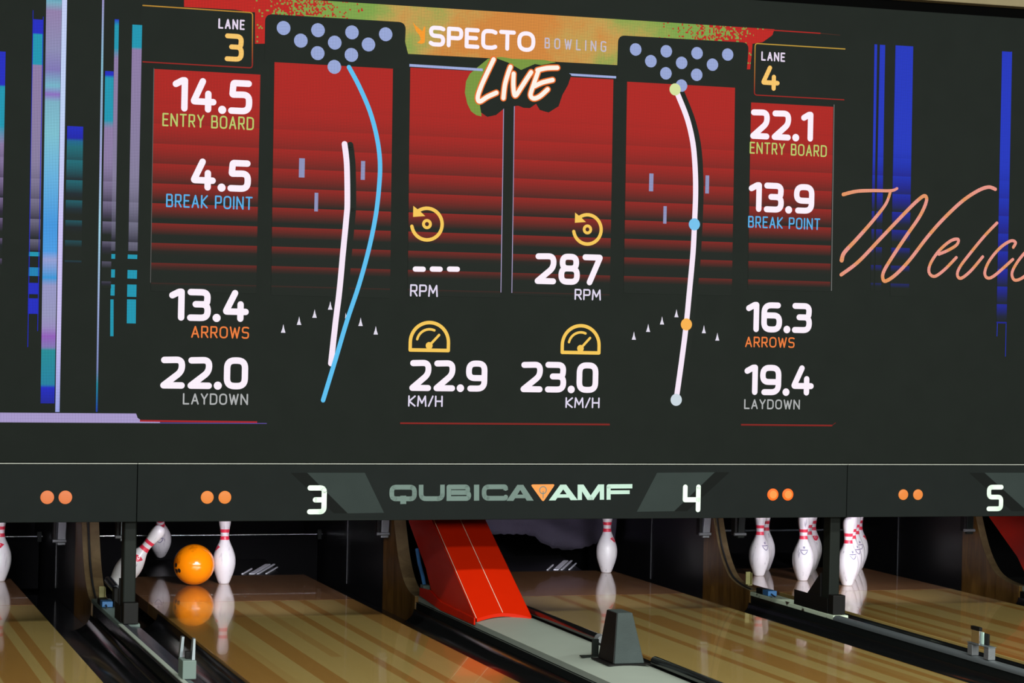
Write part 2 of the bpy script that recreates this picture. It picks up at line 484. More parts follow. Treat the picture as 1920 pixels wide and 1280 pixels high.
def fillet(pts, r, closed=False, seg=6):
    """round the corners of a polyline; r one radius or one per point"""
    n = len(pts); out = []
    for i, p in enumerate(pts):
        rr = r[i] if isinstance(r, (list, tuple)) else r
        if (not closed and i in (0, n - 1)) or rr <= 0: out.append(tuple(p)); continue
        p = Vector(p); a = Vector(pts[(i - 1) % n]); b = Vector(pts[(i + 1) % n])
        da = (a - p); db = (b - p)
        k = min(rr, da.length * 0.5, db.length * 0.5)
        s = p + da.normalized() * k; e = p + db.normalized() * k
        for j in range(seg + 1):
            t = j / seg
            out.append(tuple((s * (1 - t) + p * t) * (1 - t) + (p * (1 - t) + e * t) * t))
    if closed: out.append(out[0])
    return out

def spline(pts, sub=6):
    """smooth curve through the points"""
    P = [Vector(p) for p in pts]; out = []
    for i in range(len(P) - 1):
        p0 = P[max(i - 1, 0)]; p1 = P[i]; p2 = P[i + 1]; p3 = P[min(i + 2, len(P) - 1)]
        for j in range(sub):
            t = j / sub
            out.append(tuple(0.5 * ((2 * p1) + (p2 - p0) * t + (2 * p0 - 5 * p1 + 4 * p2 - p3) * t * t + (3 * p1 - p0 - 3 * p2 + p3) * t ** 3)))
    out.append(tuple(P[-1])); return out

# stroke alphabet: name -> (width, [(points, corner radius, closed)]); unit box, y up
B = 0.42
G = {
 '0': (1.0, [([(0, 0), (1, 0), (1, 1), (0, 1)], B, True)]),
 '1': (0.50, [([(0, 0.86), (0.75, 1), (1, 1), (1, 0)], [0, 0.1, 0, 0], False)]),
 '2': (1.0, [([(0.02, 0.98), (1, 1), (1, 0.55), (0.0, 0.0), (1, 0)], [0, B, 0.3, 0.0, 0], False)]),
 '3': (0.95, [([(0, 1), (1, 1), (0.95, 0.53), (0.3, 0.53)], [0, 0.36, 0.2, 0], False), ([(0.3, 0.53), (1, 0.53), (1, 0), (0, 0)], [0, 0.36, 0.4, 0], False)]),
 '4': (1.1, [([(0.45, 1), (0, 0.27), (1, 0.27)], [0, 0.06, 0], False), ([(0.74, 0.56), (0.74, 0)], 0, False)]),
 '5': (1.0, [([(0.96, 1), (0.1, 1), (0.05, 0.58), (1, 0.60), (1, 0), (0, 0)], [0, 0.08, 0.06, 0.36, 0.4, 0], False)]),
 '6': (1.0, [([(0.9, 1), (0.0, 1.0), (0, 0), (1, 0), (1, 0.58), (0.0, 0.58)], [0, 0.5, B, B, 0.36, 0], False)]),
 '7': (0.95, [([(0, 1), (1, 1), (0.32, 0)], [0, 0.04, 0], False)]),
 '8': (1.0, [([(0.06, 1), (0.94, 1), (0.94, 0.53), (0.06, 0.53)], 0.34, True), ([(0, 0.53), (1, 0.53), (1, 0), (0, 0)], 0.36, True)]),
 '9': (1.0, [([(0.1, 0), (1, 0), (1, 1), (0, 1), (0, 0.42), (1, 0.42)], [0, 0.5, B, B, 0.36, 0], False)]),
 '.': (0.0, [([(0, 0.01), (0.001, 0.01)], 0, False)]),
 '/': (0.6, [([(0, 0), (1, 1)], 0, False)]),
 ' ': (0.35, []),
 'A': (1.0, [([(0, 0), (0.5, 1), (1, 0)], 0.05, False), ([(0.2, 0.32), (0.8, 0.32)], 0, False)]),
 'B': (0.9, [([(0, 0), (0, 1), (0.92, 1), (0.92, 0.53), (0, 0.53)], [0, 0, 0.3, 0.25, 0], False), ([(0, 0.53), (1, 0.53), (1, 0), (0, 0)], [0, 0.3, 0.3, 0], False)]),
 'C': (0.9, [([(1, 0.93), (0.75, 1), (0, 1), (0, 0), (0.75, 0), (1, 0.07)], [0, 0.1, 0.5, 0.5, 0.1, 0], False)]),
 'D': (1.0, [([(0, 0), (0, 1), (1, 1), (1, 0)], [0, 0, 0.5, 0.5], True)]),
 'E': (0.8, [([(1, 1), (0, 1), (0, 0), (1, 0)], 0, False), ([(0, 0.52), (0.86, 0.52)], 0, False)]),
 'F': (0.8, [([(1, 1), (0, 1), (0, 0)], 0, False), ([(0, 0.5), (0.86, 0.5)], 0, False)]),
 'G': (1.0, [([(1, 0.93), (0.75, 1), (0, 1), (0, 0), (1, 0), (1, 0.5), (0.6, 0.5)], [0, 0.1, 0.5, 0.5, 0.3, 0, 0], False)]),
 'H': (0.95, [([(0, 0), (0, 1)], 0, False), ([(1, 0), (1, 1)], 0, False), ([(0, 0.5), (1, 0.5)], 0, False)]),
 'I': (0.0, [([(0, 0), (0, 1)], 0, False)]),
 'K': (0.9, [([(0, 0), (0, 1)], 0, False), ([(1, 1), (0.05, 0.48), (1, 0)], 0, False)]),
 'L': (0.8, [([(0, 1), (0, 0), (1, 0)], 0, False)]),
 'M': (1.2, [([(0, 0), (0.08, 1), (0.5, 0.3), (0.92, 1), (1, 0)], 0, False)]),
 'N': (1.0, [([(0, 0), (0, 1), (1, 0), (1, 1)], 0, False)]),
 'O': (1.05, [([(0, 0), (1, 0), (1, 1), (0, 1)], 0.5, True)]),
 'P': (0.9, [([(0, 0), (0, 1), (1, 1), (1, 0.45), (0, 0.45)], [0, 0, 0.3, 0.3, 0], False)]),
 'Q': (1.05, [([(0, 0), (1, 0), (1, 1), (0, 1)], 0.5, True), ([(0.5, 0.1), (0.5, -0.24)], 0, False)]),
 'R': (0.9, [([(0, 0), (0, 1), (0.95, 1), (0.95, 0.45), (0, 0.45)], [0, 0, 0.3, 0.3, 0], False), ([(0.5, 0.45), (1, 0)], 0, False)]),
 'S': (0.9, [([(1, 0.94), (0.8, 1), (0, 1), (0.02, 0.53), (1, 0.5), (1, 0), (0.2, 0), (0, 0.08)], [0, 0.1, 0.4, 0.3, 0.3, 0.4, 0.1, 0], False)]),
 'T': (0.95, [([(0, 1), (1, 1)], 0, False), ([(0.5, 1), (0.5, 0)], 0, False)]),
 'U': (0.95, [([(0, 1), (0, 0), (1, 0), (1, 1)], 0.35, False)]),
 'V': (1.0, [([(0, 1), (0.5, 0), (1, 1)], 0, False)]),
 'W': (1.35, [([(0, 1), (0.25, 0), (0.5, 0.9), (0.75, 0), (1, 1)], 0, False)]),
 'Y': (0.95, [([(0, 1), (0.5, 0.48), (1, 1)], 0, False), ([(0.5, 0.48), (0.5, 0)], 0, False)]),
}

def write(ink, text, ll, ur, w, gap=0.55, color=None, caps=True, next_ink=None):
    """strokes of width w (metres) that fill the box ll..ur exactly"""
    x0, z0 = ll; x1, z1 = ur; H = z1 - z0 - w
    tot = sum(G[c][0] for c in text)
    ngap = len(text) - 1
    # the letters' own widths share what the strokes and the gaps leave
    gaps = w * (1 + gap) * ngap
    unit = ((x1 - x0) - w - gaps) / max(tot, 1e-6)
    x = x0 + w / 2
    for c in text:
        gw = G[c][0] * unit
        if c == ' ' and next_ink is not None: ink = next_ink
        for pts, r, closed in G[c][1]:
            sc = min(gw if gw > 0 else H, H)
            pp = [(x + px * gw, z0 + w / 2 + pz * H) for px, pz in pts]
            rr = [q * sc for q in r] if isinstance(r, list) else r * sc
            if any(rr) if isinstance(rr, list) else rr: pp = fillet(pp, rr, closed)
            elif closed: pp = pp + [pp[0]]
            ink.stroke(pp, w * (1.28 if c == '.' else 1.0), color, caps)
        x += gw + w * (1 + gap)
    return ink
def text_px(ink, text, ll, ur, wpx, gap=0.55, color=None, caps=True, next_ink=None):
    return write(ink, text, S(*ll), S(*ur), wpx * PXM, gap, color, caps, next_ink)

# ================================================================== THE SETTING
def struct(name, bm_, mat, **k):
    o = bm_.build(name, mat, **k); o['kind'] = 'structure'; return o
struct('floor', MB().box(-9, 9, -13, 2.6, -0.34, -0.24), 'room_black')
struct('wall_back', MB().box(-9, 9, 2.25, 2.35, -0.24, 3.5), 'pit')
struct('ceiling', MB().box(-9, 9, -13, 2.6, 3.50, 3.58), 'ceiling')
struct('machine_beam', MB().box(-4.4, 3.2, -0.56, 0.30, 0.6005, 0.66), 'pit')  # unseen black machine beam above the hanging brackets
struct('trim_1', MB().box(-9, 9, -1.66, -1.50, 3.040, 3.495), 'ceiling', bevel=0.004)

# ================================================================== LANES
def lane(cx, label, y_end=0.90):
    t = thing('bowling_lane', (cx, -0.24, 0), label, 'lane', 'bowling lanes')
    MB().box(cx - HW, cx + HW, -10.0, -0.2445, -0.06, 0).build('lane_bed', 'lane', t, bevel=0.002)
    MB().box(cx - HW, cx + HW, -0.2435, y_end, -0.06, 0).build('pin_deck', 'deck', t, bevel=0.002, label='darker brown deck under the pins')
    MB().box(cx - HW, cx + HW, y_end + 0.0005, y_end + 0.05, -0.10, -0.004).build('tail_plank', 'kick_black', t, bevel=0.002)
    return t
lane(X2, 'bowling lane cut off by the left picture edge, one pin at its end')
lane(X3, 'bowling lane with the orange ball rolling on its pin deck')
lane(X4, 'middle bowling lane right of the red hood, a single pin at its end')
lane(X5, 'bowling lane with a full rack of pins, at the right')

def gutter(x0, label):
    t = thing('lane_gutter', (x0 + GW / 2, 0, -0.24), label, 'gutter', 'gutters beside the lanes')
    n = 14; prof = []
    for i in range(n + 1):
        a = math.pi * i / n
        prof.append((x0 + 0.004 + (GW - 0.008) * (0.5 - 0.5 * math.cos(a)), -0.012 - 0.078 * math.sin(a)))
    prof += [(x0 + GW - 0.004, -0.10), (x0 + 0.004, -0.10)]
    MB().prism_y(prof, -10.0, -0.56).build('channel', 'gutter', t, smooth=40)
    MB().box(x0 + 0.004, x0 + GW - 0.004, -0.559, 0.90, -0.12, -0.0905).build('flat_gutter', 'gutter', t)
    return t
gutter(X2 + HW, 'dark gutter along the right edge of the leftmost lane')
gutter(X3 - HW - GW, 'dark gutter on the left of the lane with the orange ball')
gutter(X3 + HW, 'dark gutter between the orange ball lane and the red hood')
gutter(X4 - HW - GW, 'dark gutter on the left of the single pin lane, behind the black rail')
gutter(X4 + HW, 'dark gutter along the right edge of the middle lane')
gutter(X5 - HW - GW, 'dark gutter on the left of the full rack lane, behind the steel cap')
gutter(X5 + HW, 'dark gutter along the right edge of the full rack lane')

# ---- dividers
def narrow_divider(xa, xb, zc, y_join, label, front_mat, rear_mat):
    t = thing('lane_divider', ((xa + xb) / 2, y_join, -0.24), label, 'divider', 'dividers between lanes')
    MB().box(xa + 0.004, xb - 0.004, -10.0, -0.565, -0.24, zc - 0.022).build('side_board', 'divider', t)
    # rear cap: painted flat board; front cap: rounded metal section
    MB().box(xa, xb, y_join, -0.565, zc - 0.0215, zc).build('painted_cap', rear_mat, t, bevel=0.003)
    r = 0.017
    prof = [(xa - 0.002, zc - 0.0215)]
    for i in range(7):
        a = math.pi - math.pi / 2 * i / 6
        prof.append((xa - 0.002 + r + r * math.cos(a), zc - r + r * math.sin(a)))
    prof += [(xa + 0.034, zc), (xa + 0.040, zc - 0.010), (xb - 0.004, zc - 0.012), (xb, zc - 0.0215)]
    MB().prism_y(prof, -10.0, y_join - 0.0005).build('metal_cap', front_mat, t, smooth=35)
    if front_mat == 'dark_steel':
        MB().box(xa - 0.008, xa + 0.012, -10.0, y_join - 0.001, zc - 0.004, zc + 0.0015).build('edge_strip', 'cap_grey', t, bevel=0.001, label='pale strip along the edge')
    return t
XA23, XB23 = X2 + HW + GW, X3 - HW - GW
XA45, XB45 = X4 + HW + GW, X5 - HW - GW
ZC23, ZC45 = 0.066, 0.046
narrow_divider(XA23, XB23, ZC23, -1.50, 'narrow lane divider left of the orange ball lane, with pale green cap', 'dark_steel', 'grey_green')
narrow_divider(XA45, XB45, ZC45, -1.56, 'narrow lane divider with chipped cream cap and grey metal tube at the right', 'steel', 'cap_chip')

def wide_divider(xa, xb, zl, zr, label):
    t = thing('lane_divider', ((xa + xb) / 2, -1.6, -0.24), label, 'divider', 'dividers between lanes')
    board_xa = xa; xa = xa + 0.0165
    MB().box(board_xa + 0.004, xb - 0.006, -10.0, -0.565, -0.24, min(zl, zr) - 0.026).build('side_board', 'divider', t)
    n = 12; prof = [(xa, zl - 0.024)]
    for i in range(n + 1):
        s = i / n
        prof.append((xa + (xb - xa) * s, zl + (zr - zl) * s + 0.014 * math.sin(math.pi * s)))
    prof += [(xb, zr - 0.024)]
    MB().prism_y(prof, -10.0, -0.565).build('domed_cap', 'cap_grey', t, smooth=35)
    return t
XA34, XB34 = X3 + HW + GW, X4 - HW - GW
XA56 = X5 + HW + GW; XB56 = XA56 + (XB34 - XA34)
wide_divider(XA34, XB34, 0.048, 0.058, 'wide divider with pale grey cap running forward from the red hood')
wide_divider(XA56, XB56, 0.048, 0.058, 'wide divider at the far right edge below the cut off red hood')

# ---- kickbacks
def kick_profile(top=0.60, dy=0.0):
    f = spline([(-0.040, top), (-0.075, 0.47), (-0.105, 0.39), (-0.155, 0.29), (-0.205, 0.21), (-0.265, 0.145), (-0.340, 0.092), (-0.440, 0.060), (-0.560, 0.047)], 5)
    return [(y + dy * min(1.0, (y + 0.560) / 0.20), z) for y, z in f]
def kickback(xa, xb, label, dy=0.0, cable=False):
    """side wall of the pin pit: varnished wood nose, black plates behind; face = -1 seen from the left"""
    t = thing('kickback', ((xa + xb) / 2, 0.08, -0.24), label, 'kickback', 'kickback walls between the pin decks')
    fr = kick_profile(dy=dy)
    prof = fr + [(-0.560, -0.24), (0.078, -0.24), (0.078, 0.60)]
    MB().prism_x(prof, xa, xb).build('wooden_nose', 'kick_wood', t, smooth=30, label='curved varnished wood nose')
    # worn edge band on the curved front
    band = MB(); vs = []; n = len(fr)
    for i, (y, z) in enumerate(fr):
        d = Vector(fr[min(i + 1, n - 1)]) - Vector(fr[max(i - 1, 0)])
        nn = Vector((d.y, -d.x)).normalized()
        if nn.x > 0: nn = -nn
        for k in (0.0008, 0.0045):
            for x in (xa - 0.001, xb + 0.001): vs.append((x, y + nn.x * k, z + nn.y * k))
    fs = []
    for i in range(n - 1):
        a, b = i * 4, i * 4 + 4
        fs += [(a + 2, a + 3, b + 3, b + 2), (a, b, b + 1, a + 1), (a, a + 2, b + 2, b), (a + 1, b + 1, b + 3, a + 3)]
    fs += [(0, 1, 3, 2), (4 * n - 4, 4 * n - 2, 4 * n - 1, 4 * n - 3)]
    band.add(vs, fs); band.build('edge_band', 'kick_edge', t, label='pale worn edge of the nose')
    MB().box(xa + 0.002, xb - 0.002, 0.080, 0.868, -0.24, 0.60).build('side_plate', 'kick_black', t, bevel=0.002)
    MB().box(xa + 0.004, xb - 0.004, 0.870, 1.95, -0.24, 0.60).build('side_plate', 'kick_black', t, bevel=0.002)
    MB().box(xa - 0.003, xb + 0.003, 0.866, 0.8725, -0.05, 0.598).build('seam_strip', 'seam', t)
    if cable:
        pts = [( (xa + xb) / 2 - 0.012, y - 0.010, z + 0.006) for y, z in fr[3:-1:2]]
        MB().tube(spline3(pts), 0.0055, 8).build('cable', 'cable', t, smooth=60, label='black cable down the curved edge')
    return t
def spline3(pts, sub=4):
    P = [Vector(p) for p in pts]; out = []
    for i in range(len(P) - 1):
        p0 = P[max(i - 1, 0)]; p1 = P[i]; p2 = P[i + 1]; p3 = P[min(i + 2, len(P) - 1)]
        for j in range(sub):
            t = j / sub
            out.append(0.5 * ((2 * p1) + (p2 - p0) * t + (2 * p0 - 5 * p1 + 4 * p2 - p3) * t * t + (3 * p1 - p0 - 3 * p2 + p3) * t ** 3))
    out.append(P[-1]); return out
kickback(XA23, XB23 - 0.006, 'kickback with curved wooden nose left of the fallen pins and black post', -0.05, cable=True)
kickback(XA34, XA34 + 0.062, 'kickback with curved wooden nose directly left of the red hood', -0.02)
kickback(XB34 - 0.065, XB34, 'kickback mostly hidden behind the red hood, on its right')
kickback(XA45, XB45 - 0.026, 'kickback with cabled wooden nose left of the full rack of pins', 0.055, cable=True)
kickback(XA56, XA56 + 0.040, 'kickback with curved wooden nose at the far right, beside the cut off red hood', 0.04)

# ---- red hoods over the ball return
def hood(xa, xb, label, dy=0.0):
    cx = (xa + xb) / 2; first_new = len(bpy.data.objects)
    t = thing('ball_return_hood', (cx, -0.9, 0.06), label, 'hood', 'red ball return hoods')
    x0, x1 = cx - 0.132, cx + 0.132
    sl = lambda y: 0.066 + (y + 1.555) * 0.522        # the sloping top
    yt = -0.52
    n = 10
    # top sheet, slightly crowned, its front lip arched over the cap
    vs = []; fs = []; ny = 8
    for j in range(ny + 1):
        for i in range(n + 1):
            s = i / n; x = x0 + (x1 - x0) * s
            crown = 0.010 * math.sin(math.pi * s)
            y0 = -1.555 + 0.02 * math.sin(math.pi * s) * (1 if j == 0 else 0)
            y = y0 + (yt - y0) * j / ny
            for dz in (0.0, -0.016): vs.append((x, y, sl(y) + crown * (1 - 0.6 * j / ny) + dz))
    w = (n + 1) * 2
    for j in range(ny):
        for i in range(n):
            a = j * w + i * 2; b = a + w
            fs += [(a, a + 2, b + 2, b), (a + 1, b + 1, b + 3, a + 3)]
    for i in range(n):
        a = i * 2; b = ny * w + i * 2
        fs += [(a, a + 1, a + 3, a + 2), (b, b + 2, b + 3, b + 1)]
    for j in range(ny):
        a = j * w; b = a + w; c = a + 2 * n; d = b + 2 * n
        fs += [(a, b, b + 1, a + 1), (c, c + 1, d + 1, d)]
    MB().add(vs, fs).build('sloping_top', 'red_hood', t, smooth=35, label='bright red sloping top sheet')
    # centre seam, following the crown
    cs = []
    for j in range(9):
        y = -1.53 + (yt + 1.53) * j / 8
        cs.append((cx, y, sl(y) + 0.010 * (1 - 0.6 * (y + 1.535) / (yt + 1.535)) + 0.0004))
    MB().tube(cs, 0.0016, 6).build('seam_strip', 'trim_pale', t, label='thin pale seam down the middle')
    MB().tube([(x0 - 0.001, -1.55 + (yt + 1.55) * j / 8, sl(-1.55 + (yt + 1.55) * j / 8) - 0.001) for j in range(9)], 0.0013, 6).build('edge_strip', 'trim_pale', t)
    # side panels, with a flange that runs out along the cap
    for side, xx in ((-1, x0), (1, x1)):
        prof = [(-1.545, 0.068), (-1.45, 0.067), (-1.10, 0.067), (-0.83, 0.068), (-0.80, 0.110), (-0.70, 0.205), (-0.55, 0.295), (-0.36, 0.410), (-0.36, 0.52), (-0.53, sl(-0.53) - 0.017)]
        MB().prism_x(prof, xx - 0.006 if side < 0 else xx - 0.002, xx + 0.002 if side < 0 else xx + 0.006).build('side_panel', 'red_side', t, label='darker glossy red side panel')
        fl = [(-1.555, 0.036), (-1.555, 0.070), (-1.0, 0.078), (-0.80, 0.110), (-0.62, 0.100), (-0.62, 0.060), (-1.0, 0.034)] if side < 0 else [(-1.50, 0.046), (-1.50, 0.066), (-0.62, 0.075), (-0.62, 0.046)]
        if side > 0 or dy: continue
        xf = xx - 0.0150 if side < 0 else xx + 0.0205
        MB().prism_x(fl, xf, xf + (0.0085 if side < 0 else 0.006)).build('flange', 'red_side', t, bevel=0.003)
    MB().box(x0, x1, yt + 0.001, -0.36, 0.50, 0.598).build('rear_cover', 'red_side', t)
    t.location.y += dy
    return t
hood(XA34, XB34, 'red sloping ball return hood in the middle, between the two centre lanes')
hood(XA56, XB56, 'red ball return hood cut off by the right picture edge', 0.19)

# small items in the dark slot beside the hoods
t = thing('blue_hose', (XA34 + 0.085, -0.40, 0.07), 'blue hose in the dark gap between wooden nose and red hood', 'hose')
MB().tube([(XA34 + 0.086, -0.425, 0.09), (XA34 + 0.084, -0.40, 0.13), (XA34 + 0.080, -0.345, 0.19), (XA34 + 0.078, -0.30, 0.26)], 0.010, 10).build('tube', 'blue', t, smooth=60)
MB().box(XA34 + 0.070, XA34 + 0.105, -0.462, -0.405, 0.068, 0.092).build('connector', 'grey_green', t, bevel=0.002)

# ================================================================== MASK (sign panels under the screen)
Z0, Z1 = 0.527, 0.778
SEAM_L, SEAM_R = S(257, 930)[0], S(1588, 930)[0]
PAIR = SEAM_R - SEAM_L
def mask_panel(x0, x1, label):
    t = thing('mask_panel', ((x0 + x1) / 2, YM + 0.02, Z0), label, 'sign panel', 'mask panels above the pins')
    MB().box(x0 + 0.0015, x1 - 0.0015, YM, YM + 0.035, Z0, Z1).build('board', 'mask', t, bevel=0.0025)
    MB().box(x0 + 0.0015, x1 - 0.0015, YM - 0.004, YM + 0.02, Z1 + 0.003, Z1 + 0.0068).build('top_trim', 'chrome_trim', t, label='thin bright trim along the top edge')
    return t
def number_on_mask(t, ch, ll, ur):
    st = {'3': [([(0, 1), (1, 1), (1, 0), (0, 0)], 0.22), ([(0.38, 0.5), (1, 0.5)], 0)],
          '4': [([(0, 1), (0, 0.44), (1, 0.44)], 0.0), ([(1, 1), (1, 0)], 0)],
          '5': [([(1, 1), (0, 1), (0, 0.54), (1, 0.54), (1, 0), (0, 0)], 0.2)],
          '2': [([(0, 1), (1, 1), (1, 0.54), (0, 0.54), (0, 0), (1, 0)], 0.2)]}[ch]
    a, b = S(*ll), S(*ur); w = 0.0235
    k = Ink(0.0008)
    for pts, r in st:
        pp = [(a[0] + w / 2 + x * (b[0] - a[0] - w), a[1] + w / 2 + z * (b[1] - a[1] - w)) for x, z in pts]
        k.stroke(fillet(pp, r * (b[0] - a[0])) if r else pp, w)
    return k.build('lane_number', 'ink_white', t, label='white number ' + ch)
def lights_on_mask(t, px, r, mat, core=None):
    for u, v in px:
        c = S(u, v)
        o = MB()
        seg = 28
        vs = [(c[0], YM - 0.0060, c[1])]
        for rr, yy in ((0.55, -0.0057), (0.88, -0.0045), (1.0, -0.002), (1.0, 0.002)):
            vs += [(c[0] + r * rr * math.cos(2 * math.pi * k / seg), YM + yy, c[1] + r * rr * math.sin(2 * math.pi * k / seg)) for k in range(seg)]
        fs = [(0, 1 + k, 1 + (k + 1) % seg) for k in range(seg)]
        for j in range(3):
            fs += [(1 + j * seg + k, 1 + (j + 1) * seg + k, 1 + (j + 1) * seg + (k + 1) % seg, 1 + j * seg + (k + 1) % seg) for k in range(seg)]
        o.add(vs, fs); ob = o.build('indicator_light', mat, t, smooth=50, label='round orange indicator lamp' if not core else 'lit red orange indicator lamp')
        if core:
            Ink(0.0064).disc(c, r * 0.66, seg=24).build('bright_core', core, ob)
def stripe(t, pts, mat, layer, label=None):
    Ink(layer).poly([S(*p) for p in pts]).build('printed_band', mat, t, label=label)

mp_l = mask_panel(SEAM_L - PAIR, SEAM_L, 'black sign panel at the left edge with two rose orange lamps')
mp_c = mask_panel(SEAM_L, SEAM_R, 'black sign panel in the middle with grey lettering and numbers three and four')
mp_r = mask_panel(SEAM_R, SEAM_R + PAIR, 'black sign panel at the right edge with the white number five')
lights_on_mask(mp_l, [(88.5, 932), (122.5, 932)], 0.0293, 'light_idle_rose')
lights_on_mask(mp_c, [(388.5, 932), (421.5, 932)], 0.0285, 'light_idle')
lights_on_mask(mp_c, [(1449, 926.8), (1477, 926.8)], 0.0285, 'light_lit', 'light_core')
lights_on_mask(mp_r, [(1693.5, 927), (1721, 927)], 0.0260, 'light_idle')
stripe(mp_c, [(576, 886), (684, 886), (720, 961), (652, 962)], 'mask_light', 0.0004, 'pale slanted printed band behind the number')
stripe(mp_c, [(545, 886), (575, 886), (651, 962), (626, 962)], 'mask_dark', 0.0004)
stripe(mp_c, [(1232, 886), (1340, 885), (1264, 958), (1194, 959)], 'mask_light', 0.0004, 'pale slanted printed band behind the number')
stripe(mp_c, [(1341, 885), (1368, 885), (1288, 958), (1265, 958)], 'mask_dark', 0.0004)
stripe(mp_r, [(1817, 886), (1845, 886), (1925, 958), (1897, 958)], 'mask_dark', 0.0004)
stripe(mp_r, [(1846, 886), (1960, 886), (1996, 958), (1926, 958)], 'mask_light', 0.0004)
number_on_mask(mp_c, '3', (575.5, 964), (613, 909.5))
number_on_mask(mp_c, '4', (1279.5, 960), (1314, 908))
number_on_mask(mp_r, '5', (1849.5, 958), (1881.5, 908.5))

# lettering and triangle mark in the middle of the sign
def wide_word(word, ll, ur, mat, name, w, gap, skip=None):
    k = Ink(0.0008)
    write(k, word, S(*ll), S(*ur), w, gap, caps=False)
    return k.build(name, mat, mp_c)
def sign_letters(mat, label, strokes):
    """extended capitals with square ends: each stroke (pts px, radius px, closed, width px)"""
    k = Ink(0.0008)
    for pts, r, closed, w in strokes:
        pp = [S(*p) for p in pts]
        if w == 0: k.poly(pp); continue
        if r: pp = fillet(pp, [q_ * PXM for q_ in r] if isinstance(r, list) else r * PXM, closed)
        elif closed: pp = pp + [pp[0]]
        k.stroke(pp, w * PXM, caps=False)
    k.build('lettering', mat, mp_c, label=label)
W_ = 8.6
yt_, yb_ = 913.0, 934.5           # centre lines of the top and bottom strokes
sign_letters('ink_grey', 'grey green half of the extended lettering', [
    ([(734.5, yt_), (777, yt_), (777, yb_ + .3), (734.5, yb_ + .3)], 8, True, W_),                      # Q
    ([(756, 929), (756, 944.5)], 0, False, 11),
    ([(789.5, 908.5), (789.5, yb_), (829.5, yb_), (829.5, 908.3)], 9, False, W_),                   # U
    ([(841.5, 938.6), (841.5, yt_ - .3), (877, yt_ - .5), (877, 923), (846, 923)], [0, 0, 6, 5, 0], False, W_),   # B
    ([(846, 923.2), (879, 923), (879, yb_ - .4), (837.5, yb_ - .2)], [0, 6, 7, 0], False, W_),
    ([(893.5, 908.3), (893.5, 938.2)], 0, False, 10),                                                 # I
    ([(948, 918.5), (948, yt_ - .8), (907.5, yt_ - .6), (907.5, yb_ - .6), (948, yb_ - .8), (948, 929.2)], [0, 5, 9, 9, 5, 0], False, W_),   # C
    ([(949.5, 938.6), (962.5, 938.6), (981.5, 908.6), (970, 908.6)], 0, False, 0), ([(969.5, 908.6), (981, 908.6), (1000.5, 938.2), (987.5, 938.2)], 0, False, 0), ([(964, 930.3), (986, 930.2)], 0, False, 6.5),   # A
])
sign_letters('ink_pale', 'bright pale green half of the extended lettering', [
    ([(1029, 937.8), (1041.5, 937.7), (1062, 908.2), (1050.5, 908.3)], 0, False, 0), ([(1050, 908.3), (1061.5, 908.2), (1083, 937.2), (1070, 937.3)], 0, False, 0), ([(1043, 929.6), (1069, 929.4)], 0, False, 6.2),   # A
    ([(1087, 937), (1087, 908.5)], 0, False, 8.5), ([(1083, 908.2), (1094, 908.1), (1113, 937), (1101.5, 937.1)], 0, False, 0), ([(1101.5, 937.1), (1112.5, 937), (1132.6, 907.8), (1121.5, 907.9)], 0, False, 0), ([(1128.5, 936.5), (1128.5, 907.9)], 0, False, 8.5),   # M
    ([(1185.5, 911.2), (1141, 911.6), (1141, 936.5)], 0, False, 8), ([(1141, 922.6), (1180.5, 922.3)], 0, False, 7),    # F
])
k = Ink(0.0010); k.poly(fillet([S(994.5, 908), S(1041, 907.4), S(1018.2, 941)], 5 * PXM, True)[:-1])
tri = k.build('triangle_mark', 'ink_orange', mp_c, label='orange downward triangle mark')
k = Ink(0.0014); c = S(1018, 918.5)
k.stroke([(c[0] + 0.0165 * math.cos(a), c[1] + 0.0165 * math.sin(a)) for a in [2 * math.pi * i / 20 for i in range(21)]], 0.0042)
k.stroke([S(1018.3, 921), S(1018.3, 933)], 0.0042)
k.build('ring_letter', 'ink_grey', tri)

# ================================================================== LED SCREEN
led = thing('led_screen', (-0.5, YM + 0.05, Z1 + 0.01), 'huge black LED screen showing lane statistics above the sign panels', 'screen')
MB().box(-6.0, 5.0, YM, YM + 0.10, Z1 + 0.010, 2.993).build('screen_panel', 'led_black', led, bevel=0.003)
MB().box(-6.0, 5.0, YM + 0.012, YM + 0.10, 2.9935, 3.040).build('top_recess', 'frame_black', led)

WHITE = lin(253, 241, 252)
RED = lin(174, 32, 36)
LIGHTBLUE = lin(150, 165, 215)
def led_part(ink, name, parent=led, mat='led', label=None):
    return ink.build(name, mat, parent, label=label, attr=True)

